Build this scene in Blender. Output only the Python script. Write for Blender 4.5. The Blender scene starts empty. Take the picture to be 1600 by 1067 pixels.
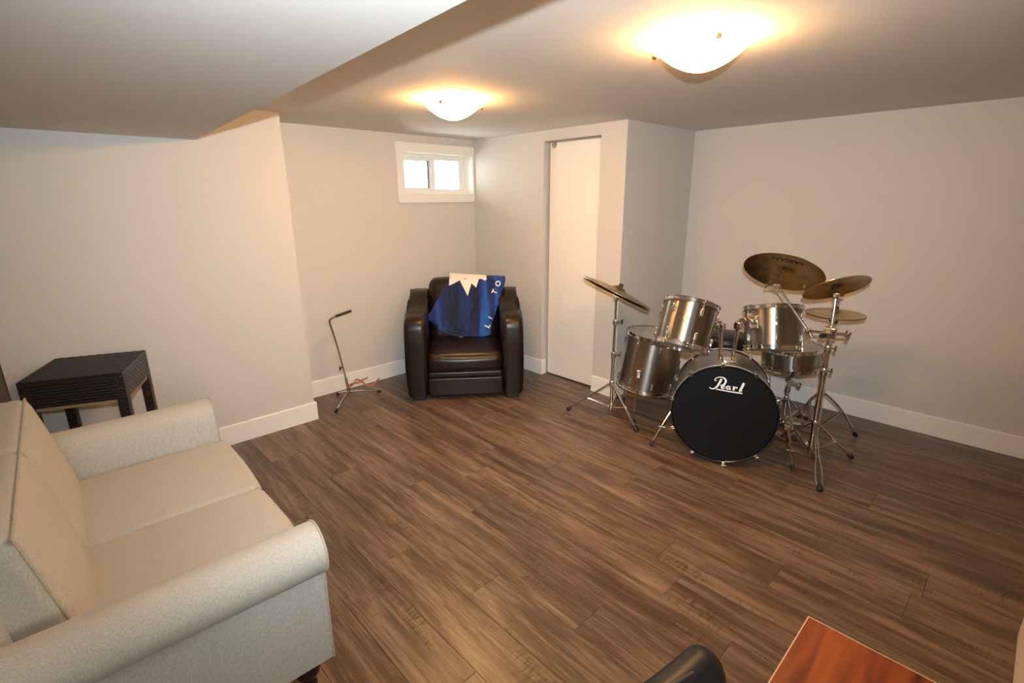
import bpy, bmesh, math, random
from mathutils import Vector, Matrix
random.seed(7)
PI = math.pi
scn = bpy.context.scene
COL = scn.collection

# ------------------------------------------------------------------ camera
R_ = Vector((0.7244, -0.6894, -0.0060)); F_ = Vector((0.6620, 0.6982, -0.2721)); U_ = Vector((0.1917, 0.1925, 0.9624))
cam_d = bpy.data.cameras.new('camera'); cam = bpy.data.objects.new('camera', cam_d); COL.objects.link(cam)
F_.normalize(); R_ = (R_ - F_ * R_.dot(F_)).normalized(); U_ = R_.cross(F_)
CAM = Vector((0, 0, 1.5933))
cam.matrix_world = Matrix(((R_.x, U_.x, -F_.x, CAM.x), (R_.y, U_.y, -F_.y, CAM.y), (R_.z, U_.z, -F_.z, CAM.z), (0, 0, 0, 1)))
cam_d.sensor_width = 36; cam_d.lens = 36 * 786.91 / 1600; cam_d.clip_start = 0.02
scn.camera = cam

# ------------------------------------------------------------------ world, lights, exposure
scn.view_settings.view_transform = 'Standard'; scn.view_settings.look = 'None'
scn.view_settings.gamma = 1; scn.view_settings.use_curve_mapping = False
scn.view_settings.exposure = 0.97
w = bpy.data.worlds.new('world'); scn.world = w; w.use_nodes = True
bg = w.node_tree.nodes['Background']; bg.inputs[0].default_value = (0.93, 1.0, 0.90, 1); bg.inputs[1].default_value = 8.0

FLASH_W = 178; LAMP_E = 39; BULB_W = 5; FILL_W = 10
fl = bpy.data.lights.new('camera_flash', 'SPOT'); fl.energy = FLASH_W; fl.color = (0.84, 0.94, 1.0)
fl.spot_size = math.radians(118); fl.spot_blend = 1.0; fl.shadow_soft_size = 0.010
flo = bpy.data.objects.new('camera_flash', fl); COL.objects.link(flo)
flo.location = CAM + R_ * 0.025 + Vector((0.0, 0.0, 0.135))
flo.rotation_euler = Vector((0.70, 0.71, -0.02)).to_track_quat('-Z', 'Y').to_euler()

C = 2.139
LIGHTS = [(1.870, 0.985), (1.905, 2.485)]

# ------------------------------------------------------------------ materials
def mat(name, color, rough=0.5, metal=0.0, **kw):
    m = bpy.data.materials.new(name); m.use_nodes = True
    b = m.node_tree.nodes['Principled BSDF']
    b.inputs['Base Color'].default_value = (*color, 1); b.inputs['Roughness'].default_value = rough
    b.inputs['Metallic'].default_value = metal
    for k, v in kw.items(): b.inputs[k.replace('_', ' ')].default_value = v
    return m
def nodes(m): return m.node_tree.nodes, m.node_tree.links, m.node_tree.nodes['Principled BSDF']
def N(m, t, **kw):
    n = m.node_tree.nodes.new(t)
    for k, v in kw.items():
        if k in n.inputs.keys(): n.inputs[k].default_value = v
        else: setattr(n, k, v)
    return n
def coords(m, scale=(1, 1, 1), rnd=False, kind='Object'):
    nt, L, b = nodes(m)
    tc = N(m, 'ShaderNodeTexCoord'); mp = N(m, 'ShaderNodeMapping'); mp.inputs['Scale'].default_value = scale
    if rnd:
        oi = N(m, 'ShaderNodeObjectInfo'); ml = N(m, 'ShaderNodeVectorMath', operation='SCALE')
        cb = N(m, 'ShaderNodeCombineXYZ')
        L.new(oi.outputs['Random'], cb.inputs[0]); L.new(oi.outputs['Random'], cb.inputs[1]); L.new(oi.outputs['Random'], cb.inputs[2])
        L.new(cb.outputs[0], ml.inputs[0]); ml.inputs['Scale'].default_value = 37.0
        ad = N(m, 'ShaderNodeVectorMath', operation='ADD')
        L.new(tc.outputs[kind], ad.inputs[0]); L.new(ml.outputs[0], ad.inputs[1]); L.new(ad.outputs[0], mp.inputs[0])
    else: L.new(tc.outputs[kind], mp.inputs[0])
    return mp
def ramp(m, stops):
    r = N(m, 'ShaderNodeValToRGB'); e = r.color_ramp.elements
    while len(e) < len(stops): e.new(0.5)
    for i, (p, c) in enumerate(stops):
        e[i].position = p; e[i].color = (*c, 1) if len(c) == 3 else c
    return r
def bump(m, src, strength, dist=0.01):
    nt, L, b = nodes(m); bp = N(m, 'ShaderNodeBump'); bp.inputs['Strength'].default_value = strength; bp.inputs['Distance'].default_value = dist
    L.new(src, bp.inputs['Height']); L.new(bp.outputs[0], b.inputs['Normal']); return bp
def noise_bump(m, scale, strength, dist=0.01, detail=3, sc=(1, 1, 1)):
    nt, L, b = nodes(m); mp = coords(m, sc); n = N(m, 'ShaderNodeTexNoise'); n.inputs['Scale'].default_value = scale; n.inputs['Detail'].default_value = detail
    L.new(mp.outputs[0], n.inputs['Vector']); bump(m, n.outputs['Fac'], strength, dist); return n

M = {}
M['wall'] = mat('wall_paint', (0.585, 0.56, 0.52), 0.62); noise_bump(M['wall'], 260, 0.05, 0.002)
M['ceil'] = mat('ceiling_paint', (0.70, 0.665, 0.62), 0.8); noise_bump(M['ceil'], 180, 0.08, 0.003)
M['white'] = mat('white_trim_paint', (0.80, 0.78, 0.74), 0.38)
M['door'] = mat('door_paint', (0.82, 0.79, 0.74), 0.35)
M['vinyl'] = mat('white_vinyl', (0.82, 0.82, 0.78), 0.35)
M['gap'] = mat('dark_gasket', (0.05, 0.055, 0.04), 0.6)

# planks
m = M['plank'] = mat('vinyl_plank', (0.15, 0.1, 0.07), 0.36); nt, L, b = nodes(m)
mp = coords(m, (19, 1.5, 1), rnd=True)
n1 = N(m, 'ShaderNodeTexNoise'); n1.inputs['Scale'].default_value = 1.0; n1.inputs['Detail'].default_value = 6; n1.inputs['Roughness'].default_value = 0.62; n1.inputs['Distortion'].default_value = 0.6
L.new(mp.outputs[0], n1.inputs['Vector'])
mp2 = coords(m, (120, 5.0, 1), rnd=True)
n2 = N(m, 'ShaderNodeTexNoise'); n2.inputs['Scale'].default_value = 1.6; n2.inputs['Detail'].default_value = 5; L.new(mp2.outputs[0], n2.inputs['Vector'])
r1 = ramp(m, [(0.28, (0.045, 0.027, 0.017)), (0.45, (0.098, 0.062, 0.039)), (0.57, (0.168, 0.113, 0.076)), (0.74, (0.25, 0.183, 0.130))])
mixf = N(m, 'ShaderNodeMath', operation='MULTIPLY_ADD'); L.new(n2.outputs['Fac'], mixf.inputs[0]); mixf.inputs[1].default_value = 0.50; mixf.inputs[2].default_value = -0.25
ad = N(m, 'ShaderNodeMath', operation='ADD'); L.new(n1.outputs['Fac'], ad.inputs[0]); L.new(mixf.outputs[0], ad.inputs[1])
oi = N(m, 'ShaderNodeObjectInfo'); rv = N(m, 'ShaderNodeMath', operation='MULTIPLY_ADD'); L.new(oi.outputs['Random'], rv.inputs[0]); rv.inputs[1].default_value = 0.05; rv.inputs[2].default_value = -0.025
ad2 = N(m, 'ShaderNodeMath', operation='ADD'); L.new(ad.outputs[0], ad2.inputs[0]); L.new(rv.outputs[0], ad2.inputs[1])
# saw marks in scattered patches across the grain
mp3 = coords(m, (1, 1, 1), rnd=True); wv = N(m, 'ShaderNodeTexNoise'); wv.inputs['Scale'].default_value = 1.0; wv.inputs['Detail'].default_value = 2
mp4 = coords(m, (22, 110, 1), rnd=True); L.new(mp4.outputs[0], wv.inputs['Vector'])
ms = N(m, 'ShaderNodeTexNoise'); ms.inputs['Scale'].default_value = 1.0; mp5 = coords(m, (9, 2.2, 1), rnd=True); L.new(mp5.outputs[0], ms.inputs['Vector'])
mk = ramp(m, [(0.62, (0, 0, 0)), (0.70, (1, 1, 1))]); L.new(ms.outputs['Fac'], mk.inputs[0])
wk = ramp(m, [(0.50, (0, 0, 0)), (0.60, (1, 1, 1))]); L.new(wv.outputs['Fac'], wk.inputs[0])
mm = N(m, 'ShaderNodeMath', operation='MULTIPLY'); L.new(mk.outputs[0], mm.inputs[0]); L.new(wk.outputs[0], mm.inputs[1])
ms2 = N(m, 'ShaderNodeMath', operation='MULTIPLY_ADD'); L.new(mm.outputs[0], ms2.inputs[0]); ms2.inputs[1].default_value = -0.17; L.new(ad2.outputs[0], ms2.inputs[2])
L.new(ms2.outputs[0], r1.inputs[0])
# warm / grey patches
mp6 = coords(m, (5, 0.8, 1), rnd=True); n6 = N(m, 'ShaderNodeTexNoise'); n6.inputs['Scale'].default_value = 1; L.new(mp6.outputs[0], n6.inputs['Vector'])
hs = N(m, 'ShaderNodeMix', data_type='RGBA', blend_type='MULTIPLY'); hs.inputs[0].default_value = 1.0
r6 = ramp(m, [(0.38, (0.98, 0.99, 1.0)), (0.62, (1.03, 0.99, 0.94))]); L.new(n6.outputs['Fac'], r6.inputs[0])
L.new(r1.outputs[0], hs.inputs[6]); L.new(r6.outputs[0], hs.inputs[7]); L.new(hs.outputs[2], b.inputs['Base Color'])
bump(m, ad.outputs[0], 0.12, 0.003)
M['subfloor'] = mat('underlay', (0.03, 0.022, 0.016), 0.8)

def fabric(name, c1, c2, scale=420, bs=0.25, rough=0.9):
    m = mat(name, c1, rough); nt, L, b = nodes(m)
    mp = coords(m, (1, 1, 1)); n = N(m, 'ShaderNodeTexNoise'); n.inputs['Scale'].default_value = scale; n.inputs['Detail'].default_value = 4
    L.new(mp.outputs[0], n.inputs['Vector'])
    mpb = coords(m, (1, 1, 0.35)); nb = N(m, 'ShaderNodeTexNoise'); nb.inputs['Scale'].default_value = 330; nb.inputs['Detail'].default_value = 5
    L.new(mpb.outputs[0], nb.inputs['Vector'])
    a = N(m, 'ShaderNodeMath', operation='ADD'); L.new(n.outputs['Fac'], a.inputs[0]); L.new(nb.outputs['Fac'], a.inputs[1])
    h = N(m, 'ShaderNodeMath', operation='MULTIPLY'); L.new(a.outputs[0], h.inputs[0]); h.inputs[1].default_value = 0.5
    r = ramp(m, [(0.40, c1), (0.60, c2)]); L.new(h.outputs[0], r.inputs[0]); L.new(r.outputs[0], b.inputs['Base Color'])
    bump(m, h.outputs[0], bs, 0.002); b.inputs['Sheen Weight'].default_value = 0.15
    return m
M['tweed'] = fabric('pale_tweed', (0.38, 0.36, 0.315), (0.53, 0.505, 0.445), 900)
M['welt'] = fabric('tweed_piping', (0.36, 0.31, 0.23), (0.50, 0.44, 0.34))
m = M['leather'] = mat('dark_brown_leather', (0.014, 0.0065, 0.004), 0.33, Specular_IOR_Level=0.38); M['leather'].node_tree.nodes['Principled BSDF'].inputs['Coat Roughness'].default_value = 0.3
nb_ = noise_bump(m, 45, 0.22, 0.004, 6)
M['black_leather'] = mat('black_leather', (0.010, 0.010, 0.011), 0.40, Specular_IOR_Level=0.3); noise_bump(M['black_leather'], 160, 0.12, 0.002)
M['stitch'] = mat('brown_stitching', (0.06, 0.03, 0.02), 0.6)
M['dark_foot'] = mat('black_wood', (0.012, 0.009, 0.008), 0.45)
M['mahogany'] = mat('dark_mahogany', (0.035, 0.008, 0.006), 0.2); noise_bump(M['mahogany'], 30, 0.05)
# chrome etc.
M['chrome'] = mat('chrome', (0.78, 0.76, 0.73), 0.09, 1.0)
M['steel'] = mat('satin_steel', (0.55, 0.53, 0.50), 0.22, 1.0)
M['rubber'] = mat('black_rubber', (0.012, 0.012, 0.012), 0.6)
M['felt'] = mat('black_felt', (0.02, 0.02, 0.02), 0.9)
m = M['shell'] = mat('brushed_metallic_wrap', (0.30, 0.275, 0.25), 0.30, 1.0, Anisotropic=0.85)
nt, L, b = nodes(m); tg = N(m, 'ShaderNodeTangent'); tg.direction_type = 'RADIAL'; tg.axis = 'Z'; L.new(tg.outputs[0], b.inputs['Tangent']); b.inputs['Anisotropic Rotation'].default_value = 0.25; mp = coords(m, (160, 160, 3)); n = N(m, 'ShaderNodeTexNoise'); n.inputs['Scale'].default_value = 1; n.inputs['Detail'].default_value = 3
L.new(mp.outputs[0], n.inputs['Vector']); r = ramp(m, [(0.3, (0.27, 0.245, 0.22)), (0.7, (0.37, 0.335, 0.305))]); L.new(n.outputs['Fac'], r.inputs[0]); L.new(r.outputs[0], b.inputs['Base Color'])
m = M['head'] = mat('clear_drum_head', (0.42, 0.40, 0.37), 0.28, 0.0)
M['head_black'] = mat('black_drum_head', (0.005, 0.005, 0.005), 0.42, Specular_IOR_Level=0.22); 
nt, L, b = nodes(M['head_black']); mp = coords(M['head_black'], (3, 220, 1)); n = N(M['head_black'], 'ShaderNodeTexNoise'); n.inputs['Scale'].default_value = 1; L.new(mp.outputs[0], n.inputs['Vector']); bump(M['head_black'], n.outputs['Fac'], 0.08, 0.002)
M['hoop_black'] = mat('black_lacquer_hoop', (0.02, 0.018, 0.017), 0.22)
M['inlay'] = mat('silver_inlay', (0.62, 0.60, 0.57), 0.35, 0.2)
M['print_white'] = mat('white_print', (0.85, 0.85, 0.85), 0.5)
M['print_black'] = mat('black_print', (0.01, 0.008, 0.006), 0.5)
m = M['bronze'] = mat('cymbal_bronze', (0.50, 0.34, 0.15), 0.30, 1.0); nt, L, b = nodes(m)
tc = N(m, 'ShaderNodeTexCoord'); sp = N(m, 'ShaderNodeSeparateXYZ'); L.new(tc.outputs['Object'], sp.inputs[0])
x2 = N(m, 'ShaderNodeMath', operation='MULTIPLY'); L.new(sp.outputs[0], x2.inputs[0]); L.new(sp.outputs[0], x2.inputs[1])
y2 = N(m, 'ShaderNodeMath', operation='MULTIPLY_ADD'); L.new(sp.outputs[1], y2.inputs[0]); L.new(sp.outputs[1], y2.inputs[1]); L.new(x2.outputs[0], y2.inputs[2])
sq = N(m, 'ShaderNodeMath', operation='SQRT'); L.new(y2.outputs[0], sq.inputs[0])
cx = N(m, 'ShaderNodeCombineXYZ'); L.new(sq.outputs[0], cx.inputs[0]); nn = N(m, 'ShaderNodeTexNoise'); nn.inputs['Scale'].default_value = 420; nn.inputs['Detail'].default_value = 2
L.new(cx.outputs[0], nn.inputs['Vector']); bump(m, nn.outputs['Fac'], 0.25, 0.001)
n2 = N(m, 'ShaderNodeTexNoise'); n2.inputs['Scale'].default_value = 9; L.new(tc.outputs['Object'], n2.inputs['Vector'])
r = ramp(m, [(0.35, (0.36, 0.23, 0.10)), (0.65, (0.56, 0.40, 0.19))]); L.new(n2.outputs['Fac'], r.inputs[0]); L.new(r.outputs[0], b.inputs['Base Color'])
# wicker
def wicker(name, c):
    m = mat(name, c, 0.42); nt, L, b = nodes(m)
    mp = coords(m, (1, 1, 1)); ck = N(m, 'ShaderNodeTexBrick'); ck.inputs['Scale'].default_value = 1.0
    ck.inputs['Brick Width'].default_value = 0.026; ck.inputs['Row Height'].default_value = 0.012; ck.inputs['Mortar Size'].default_value = 0.0022; ck.inputs['Mortar Smooth'].default_value = 1.0
    ck.inputs['Color1'].default_value = (c[0] * 2.6, c[1] * 2.4, c[2] * 2.2, 1); ck.inputs['Color2'].default_value = (*c, 1); ck.inputs['Mortar'].default_value = (c[0] * .12, c[1] * .12, c[2] * .12, 1)
    L.new(mp.outputs[0], ck.inputs['Vector']); L.new(ck.outputs['Color'], b.inputs['Base Color'])
    iv = N(m, 'ShaderNodeMath', operation='SUBTRACT'); iv.inputs[0].default_value = 1; L.new(ck.outputs['Fac'], iv.inputs[1]); bump(m, iv.outputs[0], 0.9, 0.006)
    return m, mp
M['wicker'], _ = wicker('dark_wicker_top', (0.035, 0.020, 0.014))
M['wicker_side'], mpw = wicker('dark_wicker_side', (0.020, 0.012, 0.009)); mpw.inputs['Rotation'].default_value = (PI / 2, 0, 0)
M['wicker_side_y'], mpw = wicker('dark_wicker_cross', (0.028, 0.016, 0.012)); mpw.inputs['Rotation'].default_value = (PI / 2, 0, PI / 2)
M['tan'] = mat('tan_wood', (0.30, 0.19, 0.09), 0.6)
# cherry desk
m = M['cherry'] = mat('cherry_laminate', (0.4, 0.1, 0.03), 0.32); nt, L, b = nodes(m)
mp = coords(m, (1.6, 16, 4)); mp.inputs['Rotation'].default_value = (0, 0, 0.10); n = N(m, 'ShaderNodeTexNoise'); n.inputs['Scale'].default_value = 1; n.inputs['Detail'].default_value = 5; n.inputs['Distortion'].default_value = 1.2
L.new(mp.outputs[0], n.inputs['Vector']); r = ramp(m, [(0.32, (0.07, 0.010, 0.003)), (0.46, (0.19, 0.036, 0.008)), (0.60, (0.28, 0.062, 0.012)), (0.8, (0.34, 0.085, 0.018))]); L.new(n.outputs['Fac'], r.inputs[0]); L.new(r.outputs[0], b.inputs['Base Color'])
M['edge'] = mat('pale_edge_band', (0.60, 0.42, 0.24), 0.4)
# blanket
m = M['blanket'] = mat('blue_fleece', (0.01, 0.04, 0.25), 0.85, Sheen_Weight=0.12); nt, L, b = nodes(m)
mp = coords(m, (9, 0.6, 0.9)); mp.inputs['Rotation'].default_value = (0, 0.0, 0); n = N(m, 'ShaderNodeTexNoise'); n.inputs['Scale'].default_value = 1.3; n.inputs['Detail'].default_value = 3
L.new(mp.outputs[0], n.inputs['Vector']); r = ramp(m, [(0.36, (0.004, 0.007, 0.025)), (0.46, (0.004, 0.014, 0.075)), (0.57, (0.005, 0.024, 0.135)), (0.68, (0.008, 0.085, 0.36))]); L.new(n.outputs['Fac'], r.inputs[0]); L.new(r.outputs[0], b.inputs['Base Color'])
M['fleece_white'] = mat('cream_fleece', (0.82, 0.76, 0.66), 0.9)
M['yoke'] = mat('orange_rubber', (0.42, 0.12, 0.06), 0.5)
# lit glass
m = M['lamp_glass'] = mat('lit_frosted_glass', (0.9, 0.85, 0.75), 0.4); b = m.node_tree.nodes['Principled BSDF']
b.inputs['Emission Color'].default_value = (1.0, 0.52, 0.18, 1); b.inputs['Emission Strength'].default_value = LAMP_E
M['brass'] = mat('brushed_brass', (0.55, 0.40, 0.20), 0.3, 1.0)
# window glass
m = M['glass'] = bpy.data.materials.new('window_glass'); m.use_nodes = True; nt = m.node_tree; nt.nodes.clear()
o_ = nt.nodes.new('ShaderNodeOutputMaterial'); mx = nt.nodes.new('ShaderNodeMixShader'); tr = nt.nodes.new('ShaderNodeBsdfTransparent'); gl = nt.nodes.new('ShaderNodeBsdfGlossy'); gl.inputs['Roughness'].default_value = 0.02
fr = nt.nodes.new('ShaderNodeFresnel'); nt.links.new(fr.outputs[0], mx.inputs[0]); nt.links.new(tr.outputs[0], mx.inputs[1]); nt.links.new(gl.outputs[0], mx.inputs[2]); nt.links.new(mx.outputs[0], o_.inputs[0])

# ------------------------------------------------------------------ mesh helpers
def finish(name, bm, m, parent=None, smooth=35, loc=None, mats=None):
    me = bpy.data.meshes.new(name); bmesh.ops.recalc_face_normals(bm, faces=bm.faces); bm.to_mesh(me); bm.free()
    for mm in (mats or [m]): me.materials.append(mm)
    if smooth:
        me.polygons.foreach_set('use_smooth', [True] * len(me.polygons)); me.set_sharp_from_angle(angle=math.radians(smooth))
    o = bpy.data.objects.new(name, me); COL.objects.link(o)
    if parent: o.parent = parent
    if loc is not None: o.location = loc
    return o
def thing(name, label, cat, loc=(0, 0, 0), rz=0, group=None, mat4=None):
    o = bpy.data.objects.new(name, None); COL.objects.link(o); o.empty_display_size = 0.1
    if mat4 is not None: o.matrix_world = mat4
    else: o.location = loc; o.rotation_euler = (0, 0, rz)
    o['label'] = label; o['category'] = cat
    if group: o['group'] = group
    return o
def tag(o, label, cat, group=None):
    o['label'] = label; o['category'] = cat
    if group: o['group'] = group
    return o
def struct(o): o['kind'] = 'structure'; return o
def box(bm, x0, x1, y0, y1, z0, z1):
    v = [bm.verts.new(p) for p in ((x0, y0, z0), (x1, y0, z0), (x1, y1, z0), (x0, y1, z0), (x0, y0, z1), (x1, y0, z1), (x1, y1, z1), (x0, y1, z1))]
    for f in ((0, 3, 2, 1), (4, 5, 6, 7), (0, 1, 5, 4), (1, 2, 6, 5), (2, 3, 7, 6), (3, 0, 4, 7)): bm.faces.new([v[i] for i in f])
def bbox(name, x0, x1, y0, y1, z0, z1, m, parent=None, bev=0.0, seg=2):
    bm = bmesh.new(); box(bm, x0, x1, y0, y1, z0, z1)
    if bev: bmesh.ops.bevel(bm, geom=bm.edges[:], offset=bev, segments=seg, profile=0.5, affect='EDGES')
    return finish(name, bm, m, parent)
def frame_of(d):
    d = d.normalized(); a = Vector((0, 0, 1)) if abs(d.z) < 0.9 else Vector((1, 0, 0))
    x = a.cross(d).normalized(); return x, d.cross(x)
def tube(bm, pts, r, seg=10, caps=True, flat=1.0):
    pts = [Vector(p) for p in pts]; rs = r if isinstance(r, (list, tuple)) else [r] * len(pts)
    rings = []; px = None
    for i, p in enumerate(pts):
        d = (pts[min(i + 1, len(pts) - 1)] - pts[max(i - 1, 0)])
        if d.length < 1e-9: d = Vector((0, 0, 1))
        d.normalize()
        if px is None: x, y = frame_of(d)
        else:
            x = (px - d * px.dot(d)).normalized(); y = d.cross(x)
        px = x
        rings.append([bm.verts.new(p + (x * math.cos(2 * PI * k / seg) + y * math.sin(2 * PI * k / seg) * flat) * rs[i]) for k in range(seg)])
    for a, b_ in zip(rings, rings[1:]):
        for k in range(seg): bm.faces.new((a[k], a[(k + 1) % seg], b_[(k + 1) % seg], b_[k]))
    if caps: bm.faces.new(rings[0][::-1]); bm.faces.new(rings[-1])
def smooth_path(pts, n=6):
    pts = [Vector(p) for p in pts]; out = []
    for i in range(len(pts) - 1):
        p0 = pts[max(i - 1, 0)]; p1 = pts[i]; p2 = pts[i + 1]; p3 = pts[min(i + 2, len(pts) - 1)]
        for k in range(n):
            t = k / n; out.append(0.5 * ((2 * p1) + (p2 - p0) * t + (2 * p0 - 5 * p1 + 4 * p2 - p3) * t * t + (-p0 + 3 * p1 - 3 * p2 + p3) * t ** 3))
    out.append(pts[-1]); return out
def lathe(bm, prof, seg=32, M4=None, closed=False):
    M4 = M4 or Matrix(); rings = []
    for r, z in prof:
        if r < 1e-6: rings.append([bm.verts.new(M4 @ Vector((0, 0, z)))])
        else: rings.append([bm.verts.new(M4 @ Vector((r * math.cos(2 * PI * k / seg), r * math.sin(2 * PI * k / seg), z))) for k in range(seg)])
    pr = list(zip(rings, rings[1:])) + ([(rings[-1], rings[0])] if closed else [])
    for a, b_ in pr:
        if len(a) == 1 and len(b_) == 1: continue
        for k in range(seg):
            k2 = (k + 1) % seg
            if len(a) == 1: bm.faces.new((a[0], b_[k2], b_[k]))
            elif len(b_) == 1: bm.faces.new((a[k], a[k2], b_[0]))
            else: bm.faces.new((a[k], a[k2], b_[k2], b_[k]))
def rbox(bm, c, h, r, n=8, fn=None, M4=None):
    """rounded box: centre c, half sizes h, corner radius r; fn moves points"""
    c = Vector(c); r = min(r, min(h)); M4 = M4 or Matrix(); seen = {}
    def V(p):
        k = tuple(round(q, 5) for q in p)
        if k not in seen:
            q = Vector(p); P = Vector([q[i] * h[i] for i in range(3)])
            inn = Vector([max(-(h[i] - r), min(h[i] - r, P[i])) for i in range(3)]); d = P - inn
            if d.length > 1e-9: P = inn + d.normalized() * r
            if fn: P = Vector(fn(P, q))
            seen[k] = bm.verts.new(M4 @ (P + c))
        return seen[k]
    # non-uniform lattice so that corners get enough points
    g = [-1 + 2 * i / n for i in range(n + 1)]
    def lat(ax):
        e = r / h[ax]; base = [-1, -1 + e * .15, -1 + e * .4, -1 + e * .7, -1 + e]
        mid = [(-1 + e) + (2 - 2 * e) * i / (n - 1) for i in range(1, n - 1)]
        s = base + mid + [-q for q in base[::-1]]; out = []
        for q in s:
            if not out or q - out[-1] > 1e-4: out.append(q)
        return out
    Ls = [lat(0), lat(1), lat(2)]
    for ax in range(3):
        a, b_ = (ax + 1) % 3, (ax + 2) % 3
        for s in (-1, 1):
            for i in range(len(Ls[a]) - 1):
                for j in range(len(Ls[b_]) - 1):
                    q = []
                    for (ii, jj) in ((i, j), (i + 1, j), (i + 1, j + 1), (i, j + 1)):
                        p = [0, 0, 0]; p[ax] = s; p[a] = Ls[a][ii]; p[b_] = Ls[b_][jj]; q.append(V(p))
                    if len(set(q)) == 4: bm.faces.new(q if s > 0 else q[::-1])
def prism(bm, poly, a0, a1, axis='x'):
    """extrude a 2D polygon; axis x: poly=(y,z); axis y: poly=(x,z)"""
    def P(u, v, a): return {'x': (a, u, v), 'y': (u, a, v), 'z': (u, v, a)}[axis]
    A = [bm.verts.new(P(u, v, a0)) for u, v in poly]; B = [bm.verts.new(P(u, v, a1)) for u, v in poly]
    n = len(poly)
    for i in range(n): bm.faces.new((A[i], A[(i + 1) % n], B[(i + 1) % n], B[i]))
    bm.faces.new(A[::-1]); bm.faces.new(B)
def axes_matrix(origin, z, xhint):
    z = Vector(z).normalized(); x = Vector(xhint); x = (x - z * x.dot(z)).normalized(); y = z.cross(x); o = origin
    return Matrix(((x.x, y.x, z.x, o[0]), (x.y, y.y, z.y, o[1]), (x.z, y.z, z.z, o[2]), (0, 0, 0, 1)))
def ribbon(bm, pts, wid, t=0.0008, z=0.0, n=5):
    """flat pen stroke in local xy"""
    P = smooth_path([(p[0], p[1], 0) for p in pts], n); L_ = len(P)
    ws = []
    for i in range(L_):
        f = i / (L_ - 1) * (len(wid) - 1); k = min(int(f), len(wid) - 2); ws.append(wid[k] + (wid[k + 1] - wid[k]) * (f - k))
    rows = []
    for i, p in enumerate(P):
        d = (P[min(i + 1, L_ - 1)] - P[max(i - 1, 0)]).normalized(); s = Vector((-d.y, d.x, 0)) * ws[i] / 2
        rows.append([bm.verts.new(Vector((q.x, q.y, zz))) for q in (p + s, p - s) for zz in (z, z - t)])
    for a, b_ in zip(rows, rows[1:]):
        for i0, i1 in ((0, 2), (2, 3), (3, 1), (1, 0)): bm.faces.new((a[i0], a[i1], b_[i1], b_[i0]))
    for e in (rows[0], rows[-1]): bm.faces.new((e[0], e[1], e[3], e[2]))
def text_obj(name, s, size, m, parent, mat4, ext=0.0004, off=0.0):
    cu = bpy.data.curves.new(name, 'FONT'); cu.body = s; cu.size = size; cu.extrude = ext; cu.offset = off; cu.align_x = 'CENTER'; cu.align_y = 'CENTER'; cu.resolution_u = 3
    t = bpy.data.objects.new(name + '_src', cu); COL.objects.link(t); dg = bpy.context.evaluated_depsgraph_get()
    me = bpy.data.meshes.new_from_object(t.evaluated_get(dg)); me.name = name; bpy.data.objects.remove(t); bpy.data.curves.remove(cu)
    me.materials.clear(); me.materials.append(m); o = bpy.data.objects.new(name, me); COL.objects.link(o); o.parent = parent; o.matrix_local = mat4; return o

# ------------------------------------------------------------------ room shell
U0, V0, V1, U1, V2, U2, ZS = 1.338, 3.574, 4.016, 3.301, 2.2555, 4.299, 1.9386
XW, YS, YN = -1.5, -1.7, 4.9
def wallbox(name, *a): return struct(bbox(name, *a, M['wall']))
wallbox('wall_left', -0.212, U0, V0, V1 + 0.12, 0, C)
# window wall with its opening
bm = bmesh.new(); wx0, wx1, wz0, wz1 = 2.512, 3.287, 1.640, 1.999
box(bm, U0, wx0, V1, V1 + 0.22, 0, C); box(bm, wx1, U1 + .12, V1, V1 + 0.22, 0, C); box(bm, wx0, wx1, V1, V1 + 0.22, 0, wz0); box(bm, wx0, wx1, V1, V1 + 0.22, wz1, C)
struct(finish('wall_back', bm, M['wall'], smooth=0))
# wall with the pocket door
dy0, dy1, dz = 2.486, 3.081, 2.056
bm = bmesh.new(); box(bm, U1, U1 + 0.12, dy1, V1, 0, C); box(bm, U1, U1 + 0.12, V2, dy0, 0, C); box(bm, U1, U1 + 0.12, dy0, dy1, dz, C)
struct(finish('wall_closet', bm, M['wall'], smooth=0))
wallbox('wall_closet_side', U1 + 0.12, U2, V2, V2 + 0.12, 0, C)
wallbox('wall_right', U2, U2 + 0.12, YS, V2 + 0.12, 0, C)
bm = bmesh.new(); rx0, rx1, rz0, rz1 = -0.55, 0.35, 1.05, 1.85        # wall behind the camera, its window opening added for fill daylight
box(bm, XW, rx0, YS - .12, YS, 0, C); box(bm, rx1, U2 + .12, YS - .12, YS, 0, C); box(bm, rx0, rx1, YS - .12, YS, 0, rz0); box(bm, rx0, rx1, YS - .12, YS, rz1, C)
struct(finish('wall_front', bm, M['wall'], smooth=0))
wallbox('wall_west', XW - 0.12, XW, YS - 0.12, YN, 0, C)
M['wall_warm_lit'] = mat('warm_lit_wall_paint', (0.50, 0.38, 0.25), 0.6)  # warm light on the hall wall put into its base colour
struct(bbox('wall_hall', XW - 0.12, -0.212, YN, YN + 0.12, 0, C, M['wall_warm_lit']))
wallbox('wall_hall_side', -0.212, -0.10, V1 + 0.12, YN + 0.12, 0, C)
bm = bmesh.new(); box(bm, U1 + 0.12, U1 + 0.75, dy1 + .2, dy1 + .3, 0, C); box(bm, U1 + .75, U1 + .85, V2 + .12, dy1 + .3, 0, C)
struct(finish('wall_inside_closet', bm, M['wall'], smooth=0))
struct(bbox('ceiling', XW - .12, U2 + .12, YS - .12, YN + .12, C, C + 0.1, M['ceil']))
# dropped soffit over the near side
bm = bmesh.new(); ea = math.tan(-0.0639)
prism(bm, [(XW, V0), (0.837, V0), (0.837 + ea * (V0 - YS), YS), (XW, YS)], ZS, C, 'z')
struct(finish('ceiling_soffit', bm, M['ceil'], smooth=0))

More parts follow.
